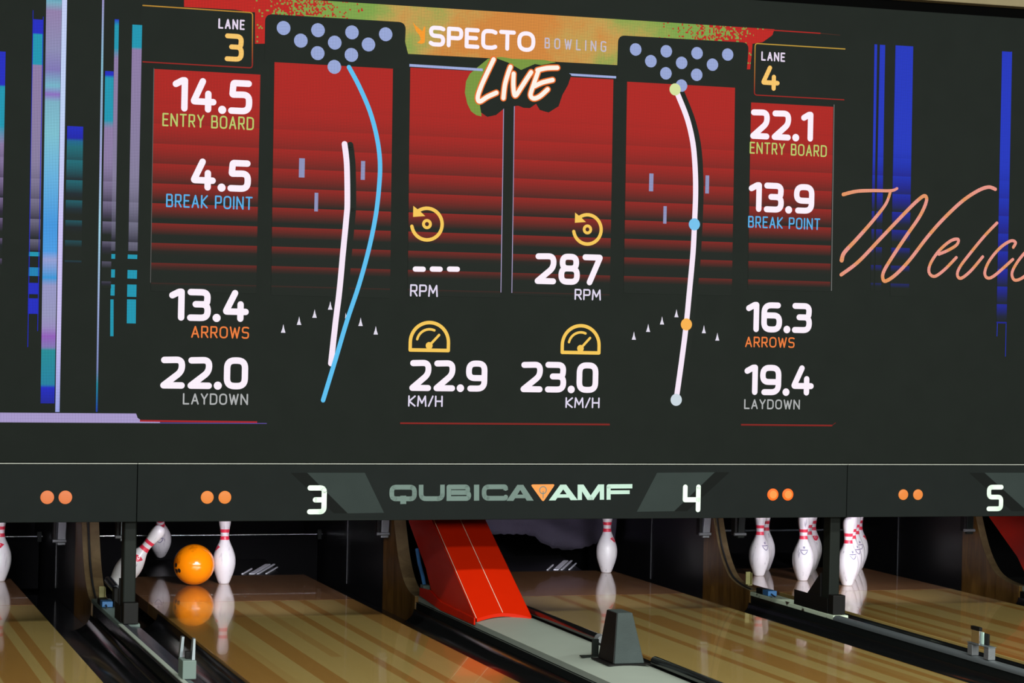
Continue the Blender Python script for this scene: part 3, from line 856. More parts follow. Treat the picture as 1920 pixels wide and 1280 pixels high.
# rows of the background pattern (dark to bright bands), common to all red panels and to the bars
Z_BAND = S(400, 421.6)[1]; BAND = 0.0871
ZT, ZB = S(640, 123)[1], S(640, 556)[1]
def band_edges(z_lo, z_hi):
    zs = [z_hi]; kk = math.floor((z_hi - Z_BAND) / BAND)
    while Z_BAND + kk * BAND > z_lo + 1e-5:
        z = Z_BAND + kk * BAND
        if z < z_hi - 1e-5: zs.append(z)
        kk -= 1
    zs.append(z_lo); return zs
def red_level(z, f):
    t = min(max((ZT - z) / (ZT - ZB), 0), 1)
    a = 1 - 0.74 * t ** 1.7
    b = 1.35 * max(0, t - 0.17)
    return max(0.0, min(1.0, a - b * (1 - f)) * (1 - max(0, t - 0.93) / 0.07))
def red_panel(tl, tr, bl, br, parent=led, name='red_panel'):
    """red field with bands that fade out downwards; corners in photo pixels"""
    TL, TR, BL, BR = S(*tl), S(*tr), S(*bl), S(*br)
    k = Ink(0.0016)
    base = (0.0, 0.0, 0.0)
    x_at = lambda z, a, b: a[0] + (b[0] - a[0]) * (a[1] - z) / (a[1] - b[1])
    ztop = (TL[1] + TR[1]) / 2; zbot = (BL[1] + BR[1]) / 2
    zs = band_edges(zbot, ztop)
    for i in range(len(zs) - 1):
        hi, lo = zs[i], zs[i + 1]
        m = 5
        for j in range(m):
            z1 = hi + (lo - hi) * j / m; z0 = hi + (lo - hi) * (j + 1) / m
            ftop = Z_BAND + math.ceil((z1 - Z_BAND) / BAND - 1e-4) * BAND
            f1 = 1 - (ftop - z1) / BAND; f0 = 1 - (ftop - z0) / BAND
            l1 = red_level(z1, f1); l0 = red_level(z0, f0)
            mixc = lambda l: tuple(RED[q] * l ** 1.25 + (1 - l) * DARK[q] for q in range(3))
            k.grad(x_at(z0, TL, BL), x_at(z0, TR, BR), z0, z1, mixc(l0), mixc(l1), x_at(z1, TL, BL), x_at(z1, TR, BR))
    return led_part(k, name, parent)
DARK = (0.0, 0.0, 0.0)

# ---- header
hd = Ink(0.0008)
hd.poly([S(*p) for p in [(345, -15.5), (640, 3.4), (960, 23.4), (1240, 41.2), (1452, 54.8), (1448, 66), (1430, 79), (1411, 82), (1406.5, 130), (1400.5, 130), (1396, 100), (1165, 94), (1157, 122), (765, 101), (755, 60), (504, 60), (499, 82), (478, 82), (474, 24.5), (440, 18), (345, 13)]])
header = led_part(hd, 'header_graphic', led, 'header', 'speckled green, orange and red header strip')
k = Ink(0.0010, lin(170, 24, 26)); k.stroke([S(1438, 56), S(1538, 62.5)], 0.0055); k.stroke([S(1538, 62.5), S(1575, 66)], 0.002, lin(90, 50, 40)); led_part(k, 'thin_line')
k = Ink(0.0030, WHITE); text_px(k, 'SPECTO', (803.3, 86.5), (1003.7, 60), 7.5, 0.40); led_part(k, 'lettering', header, 'led_soft', 'white geometric capitals')
k = Ink(0.0030, lin(196, 186, 200)); text_px(k, 'BOWLING', (1020.6, 90.8), (1136.5, 77.5), 2.6, 3.2); led_part(k, 'lettering', header, 'led', 'small pale capitals')
k = Ink(0.0030, lin(250, 155, 50)); k.poly([S(*p) for p in [(773.5, 41), (779, 48), (785, 53), (791.5, 58.5), (795.5, 49), (797, 51), (796.5, 68), (796, 80), (790, 82.5), (782, 80.5), (789, 74), (786, 66), (779.5, 58)]]); led_part(k, 'arrow_mark', header, 'led', 'orange arrow mark')

# ---- dark pin-rack plates over the header
def dark_plate(pts, name='dark_plate', layer=0.0012):
    k = Ink(layer); k.poly(pts); return k.build(name, 'led_black', led)
def plate_px(a, b, c, d, r):     # corners px: tl, tr, br, bl ; top corners rounded
    return fillet([S(*a), S(*b), S(*c), S(*d)], [r, r, 0, 0], True)[:-1]
dark_plate(plate_px((497, 26), (761, 42), (757, 131), (496, 118), 0.035))
dark_plate(plate_px((1159, 66), (1404, 80), (1398, 166), (1156, 152), 0.035))
dark_plate([S(*p) for p in [(264, 9.5), (478, 23), (478, 130), (264, 118)]])

# ---- lane badges
def badge(ll1, ur1, num, ll2, ur2, outline, cols):
    k = Ink(0.0020)
    pts = fillet([S(*p) for p in outline], 0.014)
    def colf(p):
        z_hi = S(*outline[0])[1]; z_lo = S(*outline[-1])[1]
        s = min(max((p[1] - z_lo) / (z_hi - z_lo), 0), 1)
        return tuple(cols[0][q] * s + cols[1][q] * (1 - s) for q in range(3))
    k.stroke(pts, 0.0052, colf=colf)
    b = led_part(k, 'lane_badge', label='thin outline box around the lane number')
    k = Ink(0.0020, lin(228, 214, 236)); text_px(k, 'LANE', ll1, ur1, 3.0, 0.9); led_part(k, 'caption', b)
    k = Ink(0.0020, lin(252, 198, 108)); text_px(k, num, ll2, ur2, 8.6, 0.5); led_part(k, 'lane_number', b, label='orange number ' + num)
badge((409, 53.5), (459, 37.5), '3', (421, 114.5), (457.5, 64.5), [(268, 10.3), (473.5, 23.8), (473, 127.5), (268, 116)], (lin(188, 140, 56), lin(150, 26, 24)))
badge((1427, 113.5), (1472, 99), '4', (1426.5, 168.8), (1462, 124), [(1584, 92), (1415.5, 81.5), (1414, 178), (1582, 187)], (lin(188, 150, 62), lin(150, 26, 24)))

# ---- statistic columns and their captions
GREENCAP, BLUECAP, ORANGECAP, GREYCAP = lin(186, 205, 112), lin(92, 176, 232), lin(238, 128, 66), lin(176, 178, 178)
def stat(parent, num, a, b, cap, ca, cb, capcol):
    k = Ink(0.0030, WHITE); text_px(k, num, a, b, 11.3, 0.42); led_part(k, 'value', parent, 'led_soft', 'white figures ' + num)
    k = Ink(0.0030, capcol); k2 = Ink(0.0030, capcol); text_px(k, cap, ca, cb, 2.7, 1.15, next_ink=k2)
    for ink_, word in zip((k, k2), cap.lower().split()): led_part(ink_, 'caption', parent, 'led_soft', 'small capitals ' + word)
def thin_line(a, b, w, c, parent=None, layer=0.0022):
    k = Ink(layer, c); k.stroke([S(*a), S(*b)], w, caps=False); led_part(k, 'thin_line', parent or led)
sc_l = red_panel((288.5, 128.5), (488, 140.5), (283, 540), (480, 556))
stat(sc_l, '14.5', (322.5, 208), (473.5, 151.5), 'ENTRY BOARD', (304, 236.3), (476, 219.8), GREENCAP)
stat(sc_l, '4.5', (356.7, 356), (471, 301), 'BREAK POINT', (311, 388), (473.5, 369), BLUECAP)
stat(sc_l, '13.4', (316, 600.5), (467, 544), 'ARROWS', (358, 633), (467, 612.5), ORANGECAP)
stat(sc_l, '22.0', (300, 728), (465.5, 670), 'LAYDOWN', (342.4, 758), (465, 738), GREYCAP)
thin_line((288.5, 128), (282, 530), 0.0035, lin(92, 92, 90), sc_l)
sc_r = red_panel((1408, 190.5), (1562, 201.5), (1402, 540), (1556, 549))
stat(sc_r, '22.1', (1406, 260), (1524.8, 210), 'ENTRY BOARD', (1405, 287.8), (1550, 272.5), GREENCAP)
stat(sc_r, '13.9', (1402.5, 396.5), (1527, 346), 'BREAK POINT', (1402, 426.5), (1537.5, 409.5), BLUECAP)
stat(sc_r, '16.3', (1397.5, 622), (1522.5, 568.5), 'ARROWS', (1396.5, 650.5), (1489.5, 632.3), ORANGECAP)
stat(sc_r, '19.4', (1394.5, 740), (1526, 685), 'LAYDOWN', (1394.6, 766.5), (1499.5, 749), GREYCAP)
thin_line((1563.5, 196), (1558.5, 545), 0.0045, lin(112, 112, 110), sc_r)

# ---- lane diagrams
def diagram(panel, dots, r, bars, arrows, white_path, blue_path=None, points=()):
    for u, v in dots:
        k = Ink(0.0026); k.disc(S(u, v), r * PXM, lin(152, 166, 212), 22); led_part(k, 'pin_dot', panel)
    for (u0, v0, u1, v1) in bars:
        k = Ink(0.0022, lin(142, 146, 186)); a, b = S(u0, v1), S(u1, v0)
        k.poly([a, (b[0], a[1]), b, (a[0], b[1])]); led_part(k, 'board_marker', panel)
    for u, v in arrows:
        k = Ink(0.0022, lin(226, 220, 236)); c = S(u, v); h = 0.019; w = 0.0105
        k.poly([(c[0] - w, c[1] - h), (c[0] + w, c[1] - h), (c[0] + w * 0.45, c[1] - 0.1 * h), (c[0], c[1] + h), (c[0] - w * 0.45, c[1] - 0.1 * h)]); led_part(k, 'arrow_marker', panel)
    sh = spline([S(*p) for p in white_path], 5)
    k = Ink(0.0024, (0.0, 0.0, 0.0)); k.stroke([(x + 0.026, z - 0.004) for x, z in sh], 0.030); led_part(k, 'path_shadow', panel)
    k = Ink(0.0028, lin(248, 232, 248)); k.stroke(sh, 0.0265); led_part(k, 'ball_path', panel, 'led_soft', 'white curved ball path')
    if blue_path:
        k = Ink(0.0029, lin(96, 192, 240)); k.stroke(spline([S(*p) for p in blue_path], 5), 0.0205); led_part(k, 'ball_path', panel, 'led_soft', 'light blue curved ball path')
    for (u, v, c, lab) in points:
        k = Ink(0.0033); k.disc(S(u, v), 0.0285, c, 24); led_part(k, 'path_point', panel, 'led_soft', lab)
dg_l = red_panel((514.5, 117), (736.5, 128.5), (508, 556), (731, 556))
diagram(dg_l, [(531.5, 52.6), (596, 56.7), (659.7, 60.8), (722.9, 64.3), (563.8, 76.3), (627.4, 80), (690.6, 83.5), (595.4, 99.7), (658.6, 103), (626.7, 125.4)], 12.4,
        [(560, 297, 571.5, 332.5), (676, 302, 684.5, 337), (589, 361.5, 596.5, 396)],
        [(531, 615.6), (560.6, 601), (589.7, 587.6), (619, 572.5), (646.8, 588.6), (676, 603), (704.3, 619)],
        [(645.8, 270), (650, 309), (651, 378), (649.3, 407), (643, 472), (636.3, 543.7), (629.2, 601), (623.5, 651.5), (620.3, 681)],
        [(654, 126), (673, 161.5), (693.5, 209.6), (707, 261), (712.3, 309), (709.5, 361), (703, 411), (690, 472), (672, 536.5), (650.4, 601), (629, 673), (605.5, 750)])
dg_r = red_panel((1175.7, 153.5), (1378, 164), (1169, 552), (1372, 552))
diagram(dg_r, [(1191.5, 92.8), (1248.9, 96.2), (1306.6, 99.7), (1364, 102.4), (1220, 114.8), (1277.7, 117.9), (1335.5, 121.3), (1248.2, 137.5), (1305.9, 140.2), (1277.4, 160.5)], 11.6,
        [(1216.5, 325.4, 1225, 358.4), (1322, 329, 1329.5, 362.5), (1243, 386.6, 1250, 419)],
        [(1188.3, 629), (1215, 614.4), (1241, 600.5), (1268, 587), (1319.5, 617), (1344.7, 630.8)],
        [(1267, 170), (1272, 181), (1288.4, 223.4), (1298.7, 268), (1303, 316), (1303.8, 364), (1301.8, 419), (1299, 473), (1293, 538.5), (1286.3, 607.8), (1278.5, 669.8), (1267.4, 749)],
        None, [(1265.4, 167.7, lin(214, 226, 160), 'pale yellow green dot'), (1301.5, 420.5, lin(120, 195, 238), 'light blue dot'), (1286.5, 608, lin(250, 180, 84), 'orange dot'), (1267.4, 749.3, lin(204, 216, 224), 'pale grey dot')])

# ---- speed and revolution read-outs
GOLD = lin(246, 200, 92)
def rev_icon(c, r, parent):
    k = Ink(0.0030, GOLD); cx, cz = S(*c); R_ = r * PXM
    a0, a1 = math.radians(190), math.radians(495)
    k.stroke([(cx + R_ * math.cos(a0 + (a1 - a0) * i / 30), cz + R_ * math.sin(a0 + (a1 - a0) * i / 30)) for i in range(31)], 0.0160)
    k.stroke([(cx + 0.0165 * math.cos(2 * math.pi * i / 16), cz + 0.0165 * math.sin(2 * math.pi * i / 16)) for i in range(17)], 0.0135)
    k.poly([(cx - R_ * 0.92, cz + R_ * 1.12), (cx - R_ * 0.92, cz + R_ * 0.42), (cx - R_ * 0.12, cz + R_ * 0.50), (cx - R_ * 0.45, cz + R_ * 0.78)])
    led_part(k, 'revolution_icon', parent, 'led_soft', 'golden circular arrow icon')
def speed_icon(l, r, b, t, parent):
    k = Ink(0.0030, GOLD); a, d = S(l, b), S(r, t); w = 0.0160
    x0, x1, z0, z1 = a[0] + w / 2, d[0] - w / 2, a[1] + w / 2, d[1] - w / 2
    cx = (x0 + x1) / 2; R_ = (x1 - x0) / 2; zc = z1 - R_
    arc = [(cx + R_ * math.cos(math.pi * i / 24), zc + R_ * math.sin(math.pi * i / 24)) for i in range(25)]
    k.stroke(fillet([(x1, z0), (x1, zc)] , 0) + arc[1:] + [(x0, zc), (x0, z0), (x1, z0)], w)
    k.stroke([(cx + R_ * 0.66 * math.cos(math.radians(q)), zc + R_ * 0.66 * math.sin(math.radians(q))) for q in range(68, 176, 9)], 0.0115)
    k.stroke([(cx + 0.004, zc - 0.010), (cx + R_ * 0.50, zc + R_ * 0.38)], 0.0115)
    k.disc((cx - 0.001, zc - 0.015), 0.0165)
    led_part(k, 'speed_icon', parent, 'led_soft', 'golden speedometer icon')
def value(parent, num, a, b, unit, ca, cb):
    k = Ink(0.0030, WHITE); text_px(k, num, a, b, 11.0, 0.42); led_part(k, 'value', parent, 'led_soft', 'white figures ' + num)
    k = Ink(0.0030, lin(226, 218, 240)); text_px(k, unit, ca, cb, 2.9, 0.9); led_part(k, 'caption', parent, 'led_soft')
cp_l = red_panel((769, 126), (944.5, 137), (764, 556), (938.5, 556))
cp_r = red_panel((966, 138.5), (1150, 149), (960, 556), (1143, 556))
for a, b in (((945, 138), (939, 548)), ((965, 139), (959.5, 549))): thin_line(a, b, 0.0038, lin(160, 150, 185))
thin_line((767.5, 122.5), (905, 131), 0.012, lin(158, 172, 218)); thin_line((1062, 139.5), (1155, 145), 0.011, lin(158, 172, 218))
rev_icon((800.2, 420), 28.5, cp_l); rev_icon((1101, 430), 27, cp_r)
k = Ink(0.0030, WHITE)
for u in (785.8, 817.6, 849.8): k.stroke([S(u - 7.5, 504.3), S(u + 7.5, 504.6)], 0.024)
led_part(k, 'value', cp_l, 'led_soft', 'three white dashes')
k = Ink(0.0030, lin(226, 218, 240)); text_px(k, 'RPM', (768.3, 555.5), (821, 534), 2.9, 0.9); led_part(k, 'caption', cp_l, 'led_soft')
value(cp_r, '287', (1002, 532), (1130, 477.5), 'RPM', (1076.7, 562), (1126.7, 542.5))
speed_icon(765.4, 844.5, 659, 602, cp_l); speed_icon(1050.5, 1126.7, 663.5, 608, cp_r)
value(cp_l, '22.9', (767, 732.5), (914, 676), 'KM/H', (764.7, 762), (830, 741.5))
value(cp_r, '23.0', (975.4, 734.8), (1122, 679.5), 'KM/H', (1059.6, 764.5), (1124, 745))

# ---- brush lettering with its glow and shadow
q = lambda pts: [S(740 + x / 4.266, y / 4.266) for x, y in pts]
k = Ink(0.0020, lin(122, 150, 66)); k.poly(q([(745, 470), (660, 540), (600, 590), (570, 650), (560, 740), (580, 830), (610, 890), (650, 920), (693, 932), (690, 850), (720, 800), (840, 700), (900, 540), (960, 540), (1010, 590), (1060, 575), (1110, 530), (1240, 508), (1290, 500), (1200, 480), (940, 470), (850, 455)]))
glow_part = led_part(k, 'lettering_glow', led, 'led', 'green glow patch behind the brush lettering')
k = Ink(0.0023); k.poly(q([(790, 458), (905, 500), (1010, 560), (1120, 512), (1340, 545), (1412, 600), (1385, 680), (1340, 760), (1310, 850), (1230, 900), (1160, 880), (1130, 830), (1080, 865), (1030, 862), (985, 845), (880, 862), (810, 920), (740, 935), (690, 900), (680, 840), (650, 790), (690, 640)]))
k.build('lettering_shadow', 'led_black', led)
LV = [[(790, 475), (735, 590), (690, 690), (663, 775), (678, 812), (740, 775), (812, 742)],
      [(925, 535), (905, 590), (880, 680), (868, 785)],
      [(950, 590), (948, 690), (962, 765), (1010, 700), (1055, 630), (1090, 578)],
      [(1300, 542), (1215, 545), (1140, 562)], [(1145, 575), (1105, 690), (1085, 760), (1110, 788), (1160, 770), (1222, 715)], [(1262, 640), (1180, 660), (1115, 690)]]
k = Ink(0.0026, lin(232, 112, 48))
for s_ in LV: k.stroke(spline(q(s_), 5), 0.0315)
lv = led_part(k, 'brush_lettering', led, 'led_soft', 'white brush capitals with an orange rim')
k = Ink(0.0030, lin(255, 244, 232))
for s_ in LV: k.stroke(spline(q(s_), 5), 0.0200)
led_part(k, 'lettering_core', lv, 'led_soft')

# ---- red and blue lines under the columns, bar at the lower left
k = Ink(0.0012, lin(166, 152, 200)); k.poly([S(*p) for p in [(-60, 773), (255, 775), (258, 783), (266, 789), (300, 790.5), (300, 793), (-60, 791)]]); led_part(k, 'base_bar', label='pale lavender bar')
thin_line((262, 788.5), (482, 791), 0.0075, lin(170, 30, 50)); thin_line((300, 792.5), (500, 793.5), 0.0028, lin(110, 90, 180))
thin_line((750, 793), (1143, 795.5), 0.0085, lin(128, 30, 28)); thin_line((1389, 796), (1560, 797.5), 0.0080, lin(128, 30, 28)); thin_line((1560, 797), (1567, 792), 0.003, lin(110, 34, 30))

# ---- vertical light bars left and right
def bar(tl, tr, bl, br, stops, bands=None, label=None, name='light_bar'):
    """corners in px; stops: (y px at the left edge, colour); bands: y px below which the rows fade"""
    TL, TR, BL, BR = S(*tl), S(*tr), S(*bl), S(*br)
    k = Ink(0.0014)
    zmap = lambda y: TL[1] + (BL[1] - TL[1]) * (y - tl[1]) / (bl[1] - tl[1])
    st = [(zmap(y), lin(c)) for y, c in stops]
    def col_at(z):
        if z >= st[0][0]: return st[0][1]
        for (za, ca), (zb, cb) in zip(st, st[1:]):
            if za >= z >= zb:
                s = (za - z) / max(za - zb, 1e-9); return tuple(ca[i] * (1 - s) + cb[i] * s for i in range(3))
        return st[-1][1]
    x_at = lambda z, a, b: a[0] + (b[0] - a[0]) * (a[1] - z) / (a[1] - b[1])
    ztop, zbot = max(TL[1], TR[1]), BL[1]
    zs = sorted(set([round(z, 5) for z in band_edges(zbot, ztop)] + [round(z, 5) for z, _ in st if zbot < z < ztop]), reverse=True)
    zf0, zf1 = (zmap(bands[0]), zmap(bands[1])) if bands else (None, None)
    for hi, lo in zip(zs, zs[1:]):
        for j in range(3):
            z1 = hi + (lo - hi) * j / 3; z0 = hi + (lo - hi) * (j + 1) / 3
            cs = []
            for z, e in ((z0, -1), (z1, 1)):
                c_ = col_at(z - e * 1e-4)
                if bands:
                    t = min(max((zf0 - z) / (zf0 - zf1), 0), 1)
                    ftop = Z_BAND + math.ceil((z1 - Z_BAND) / BAND - 1e-3) * BAND
                    f = 1 - (ftop - z) / BAND
                    l = max(0.0, min(1.0, 1 - 0.75 * t - 1.5 * t * (1 - f)))
                    c_ = tuple(c_[i] * l ** 1.2 + DARK[i] * (1 - l) for i in range(3))
                cs.append(c_)
            k.grad(x_at(z0, TL, BL), x_at(z0, TR, BR), z0, z1, cs[0], cs[1], x_at(z1, TL, BL), x_at(z1, TR, BR))
    return led_part(k, name, led, 'led', label)
BL_, CY, LV_, TE, GY = (42, 50, 190), (32, 150, 176), (142, 124, 166), (20, 122, 134), (128, 126, 150)
bar((-14, 97), (10.5, 97), (-22, 520), (3, 520), [(97, BL_), (158, BL_), (162, CY), (235, CY), (270, LV_), (520, LV_)], (260, 540), 'blue, cyan and lavender light bar at the left edge')
bar((62.5, 36), (81.5, 40), (55, 470), (75.5, 470), [(36, BL_), (62, BL_), (64, CY), (120, CY), (122, LV_), (470, GY)], (300, 640), 'narrow blue topped bar')
k = Ink(0.0015, lin(40, 46, 180)); k.stroke([S(62, 20), S(52, 650)], 0.003); k.stroke([S(81, 32), S(70.5, 620)], 0.003); led_part(k, 'thin_line')
bar((87, -14), (116, -12), (76, 756), (102, 756), [(-14, CY), (4, (120, 170, 190)), (20, (146, 128, 170)), (90, (140, 140, 178)), (130, (128, 120, 180)), (160, (118, 180, 200)), (176, (140, 110, 190)), (190, (124, 176, 196)), (250, (126, 190, 206)), (330, (104, 176, 220)), (420, (70, 150, 220)), (470, (78, 156, 226)), (486, (150, 160, 210)), (520, (60, 150, 214)), (535, (150, 150, 196)), (590, (150, 150, 188)), (612, (152, 140, 190)), (630, (146, 96, 186)), (650, (130, 120, 180)), (656, (44, 140, 150)), (720, (44, 130, 160)), (726, BL_), (756, (40, 46, 150))], None, 'wide pastel light bar')
bar((116.5, -12), (126, -12), (103.5, 772), (111.5, 772), [(-12, (196, 205, 246)), (200, (190, 210, 246)), (420, (206, 196, 246)), (640, (196, 186, 236)), (772, (150, 160, 222))], None, 'bright white lavender line')
bar((126, 236), (156, 238), (121, 492), (152.5, 494), [(236, BL_), (258, BL_), (264, (26, 110, 150)), (276, TE), (380, TE), (492, TE)], (230, 520), 'blue topped teal bar')
bar((191.5, -8), (195.5, -8), (179.5, 772), (183, 772), [(-8, (150, 140, 190)), (120, (130, 180, 200)), (300, (160, 160, 210)), (420, (160, 210, 230)), (560, (150, 165, 205)), (690, (120, 130, 180)), (720, (30, 130, 150)), (772, (40, 60, 160))], None, 'thin pale line')
bar((197, 133), (213, 134), (190, 540), (208, 542), [(133, BL_), (140, BL_), (146, CY), (225, CY), (240, LV_), (540, GY)], (300, 560), 'blue topped lavender bar')
bar((215, 36), (223, 40), (208.3, 470), (216, 470), [(36, BL_), (48, CY), (90, CY), (110, LV_), (440, GY), (470, GY)], (330, 640), 'narrow cyan and lavender bar')
bar((248, 46), (266.5, 48), (240.5, 470), (258, 470), [(46, CY), (88, CY), (93, LV_), (430, GY), (470, GY)], (330, 700), 'cyan topped lavender bar')
for x0, x1, y0, y1, c_ in [(54, 74.5, 472, 480, CY), (53.5, 74, 501, 517, (36, 130, 180)), (53, 73, 530, 551, BL_), (52.5, 72.5, 559, 588, BL_),
                        (208, 216, 476, 485, CY), (208, 215.5, 505, 520, CY), (207.5, 215, 533, 554, CY), (207, 213, 561, 630, CY),
                        (239.5, 257.5, 477, 485, CY), (239, 257, 506, 522, CY), (238.5, 256, 533, 556, CY), (238, 255, 561, 606, CY)]:
    bar((x0, y0), (x1, y0 + 0.5), (x0 - 0.4, y1), (x1 - 0.4, y1 + 0.5), [(y0, c_), (y1, c_)], None, None, 'light_block')
BB = (42, 59, 188)
bar((1639.5, 83), (1644.5, 83.5), (1632, 545), (1637, 545), [(83, BB), (545, BB)], (280, 550), 'thin blue bar')
bar((1649.5, 84), (1659.5, 84.5), (1640, 545), (1652, 545), [(84, BB), (545, BB)], (280, 550), 'narrow blue bar')
bar((1679, 86), (1712, 87), (1669, 555), (1704, 556), [(86, BB), (555, BB)], (280, 560), 'wide blue bar')
bar((1878.5, 97), (1897.5, 97.5), (1868, 606), (1887, 606), [(97, BB), (606, BB)], (300, 900), 'blue bar near the right edge')
k = Ink(0.0013, lin(44, 56, 180)); k.stroke([S(1896.5, 97), S(1885, 668)], 0.003); k.stroke([S(1870, 600), S(1869, 630)], 0.004); led_part(k, 'thin_line')

# ---- handwritten greeting
q2 = lambda pts: [S(1540 + x / 5.053, 320 + y / 5.053) for x, y in pts]
PK, OR_, GRY = lin(232, 152, 138), lin(226, 150, 92), lin(206, 184, 166)
def scriptcol(p):
    s = ((p[1] - Z_BAND) / (BAND * 0.93)) % 1.0
    a, b, t = (OR_, PK, s / 0.55) if s < 0.55 else (PK, OR_, max(0, (s - 0.9) / 0.1))
    c = tuple(a[i] * (1 - t) + b[i] * t for i in range(3))
    return c
wl = Ink(0.0030)
def wstroke(pts, w):
    pp = spline(q2(pts), 8)
    n = len(pp); ws = w if not isinstance(w, tuple) else [w[0] + (w[1] - w[0]) * i / (n - 1) for i in range(n)]
    wl.stroke(pp, ws, colf=scriptcol)
wstroke([(205, 225), (330, 195), (480, 188), (620, 190), (680, 185), (715, 168)], (0.018, 0.013))
wstroke([(650, 205), (605, 320), (480, 480), (330, 650), (215, 775), (190, 848)], (0.014, 0.022))
wstroke([(185, 985), (350, 860), (560, 640), (760, 430), (900, 290), (975, 238), (992, 290), (930, 430), (800, 620), (680, 800), (595, 940), (578, 1010), (605, 1045), (700, 985), (830, 850), (1000, 630), (1150, 460), (1330, 290), (1480, 190), (1580, 155), (1645, 175)], 0.0178)
wstroke([(1110, 790), (1200, 752), (1280, 700), (1292, 650), (1220, 665), (1110, 760), (1030, 880), (1018, 965), (1070, 1000), (1160, 940), (1275, 822)], 0.0155)
wstroke([(1660, 495), (1540, 620), (1400, 790), (1310, 910), (1285, 985), (1320, 1018), (1410, 950), (1525, 815)], 0.0155)
wstroke([(1815, 725), (1836, 680), (1790, 665), (1690, 730), (1590, 850), (1545, 960), (1570, 1015), (1640, 990), (1810, 840)], 0.0155)
wstroke([(2010, 700), (1930, 770), (1850, 870), (1802, 970), (1830, 1036), (1920, 1000), (2010, 880), (2055, 770), (2040, 700), (2010, 700)], 0.0155)
led_part(wl, 'handwritten_lettering', led, 'led', 'salmon and orange handwritten greeting')

# ================================================================== POSTS AND HARDWARE
def post(cx, zc, y, label, back=0.34):
    t = thing('support_post', (cx, y, zc), label, 'post', 'black posts carrying the mask')
    MB().box(cx - 0.028, cx + 0.028, y - 0.040, y + 0.040, zc + 0.001, Z0 + 0.24).build('upright', 'black_metal', t, bevel=0.006)
    MB().box(cx - 0.033, cx + 0.033, y - 0.10, y - 0.0465, zc + 0.001, zc + 0.095).build('foot', 'black_plastic', t, bevel=0.003)
    MB().box(cx - 0.037, cx - 0.0342, y - 0.046, y + back, zc + 0.001, zc + 0.075).build('foot_plate', 'black_plastic', t, bevel=0.001)
    MB().prism_x([(y + 0.047, zc + 0.06), (y + 0.047, zc + 0.19), (y + back - 0.06, zc + 0.002), (y + 0.047, zc + 0.002)], cx - 0.034, cx + 0.010).build('gusset', 'black_plastic', t)
    return t
post((XA23 + XB23) / 2, ZC23, -1.42, 'black square post at the left, in front of the fallen pins', 0.14)
post((XA45 + XB45) / 2, ZC45, -1.44, 'black square post at the right, in front of the full rack')

def sweep_bracket(x, y, zt, zb, label, mat, tilt=-0.03):
    """flat bar that hangs from the machine beside a kickback"""
    t = thing('hanging_bracket', (x, y, zt), label, 'bracket', 'hanging metal brackets by the kickbacks')
    MB().hexa([(x - 0.020 + tilt, y - 0.012, zb), (x + 0.020 + tilt, y - 0.012, zb), (x + 0.020 + tilt, y + 0.012, zb), (x - 0.020 + tilt, y + 0.012, zb),
               (x - 0.022, y - 0.012, 0.6), (x + 0.022, y - 0.012, 0.6), (x + 0.022, y + 0.012, 0.6), (x - 0.022, y + 0.012, 0.6)]).build('bar', mat, t, bevel=0.003)
    MB().box(x - 0.042 + tilt, x - 0.027 + tilt, y - 0.02, y + 0.03, zb + 0.015, 0.5995).build('back_plate', 'black_plastic', t, bevel=0.002)
    MB().tube([(x - 0.047 + tilt, y - 0.024, zb + 0.022), (x + 0.022 + tilt, y - 0.024, zb + 0.022)], 0.0085, 10).build('pivot_bolt', 'steel_light', t, smooth=50)
    return t
sweep_bracket(XA23 - 0.045, 0.19, 0.366, 0.250, 'pale bracket hanging left of the leftmost wooden nose', 'steel_light', -0.012)
sweep_bracket(XB23 + 0.075, -0.50, 0.43, 0.335, 'dark bracket hanging just left of the left black post', 'steel', -0.004)
sweep_bracket(XA34 - 0.028, -0.09, 0.39, 0.300, 'small bright bracket hanging left of the red hood', 'steel_light', -0.014)
sweep_bracket(XA45 - 0.034, -0.08, 0.39, 0.283, 'grey bracket hanging before the cabled wooden nose', 'steel_light', -0.024)
sweep_bracket(XB45 + 0.030, -0.20, 0.40, 0.292, 'black bracket hanging left of the full rack of pins', 'black_metal', -0.014)
sweep_bracket(XA56 - 0.030, -0.05, 0.385, 0.288, 'dark bracket hanging before the wooden nose at the far right', 'black_metal', 0.0)

def cap_sensor(x, y, zc, label):
    t = thing('cap_sensor', (x, y, zc), label, 'sensor', 'small blue sensors on the dividers')
    MB().box(x - 0.010, x + 0.040, y - 0.035, y + 0.035, zc + 0.001, zc + 0.028).build('body', 'blue', t, bevel=0.003)
    MB().box(x - 0.012, x + 0.030, y + 0.037, y + 0.115, zc + 0.001, zc + 0.030).build('plug', 'black_plastic', t, bevel=0.004)
    MB().tube([(x + 0.008, y - 0.036, zc + 0.012), (x + 0.006, y - 0.07, zc + 0.006), (x + 0.004, y - 0.10, zc + 0.005)], 0.004, 8).build('lead', 'cable', t, smooth=60)
    return t
cap_sensor(XA23 + 0.012, -0.88, ZC23, 'small blue sensor block on the divider beside the left black post')
cap_sensor(XA45 + 0.014, -0.75, ZC45, 'small blue sensor block on the chipped cream cap at the right')

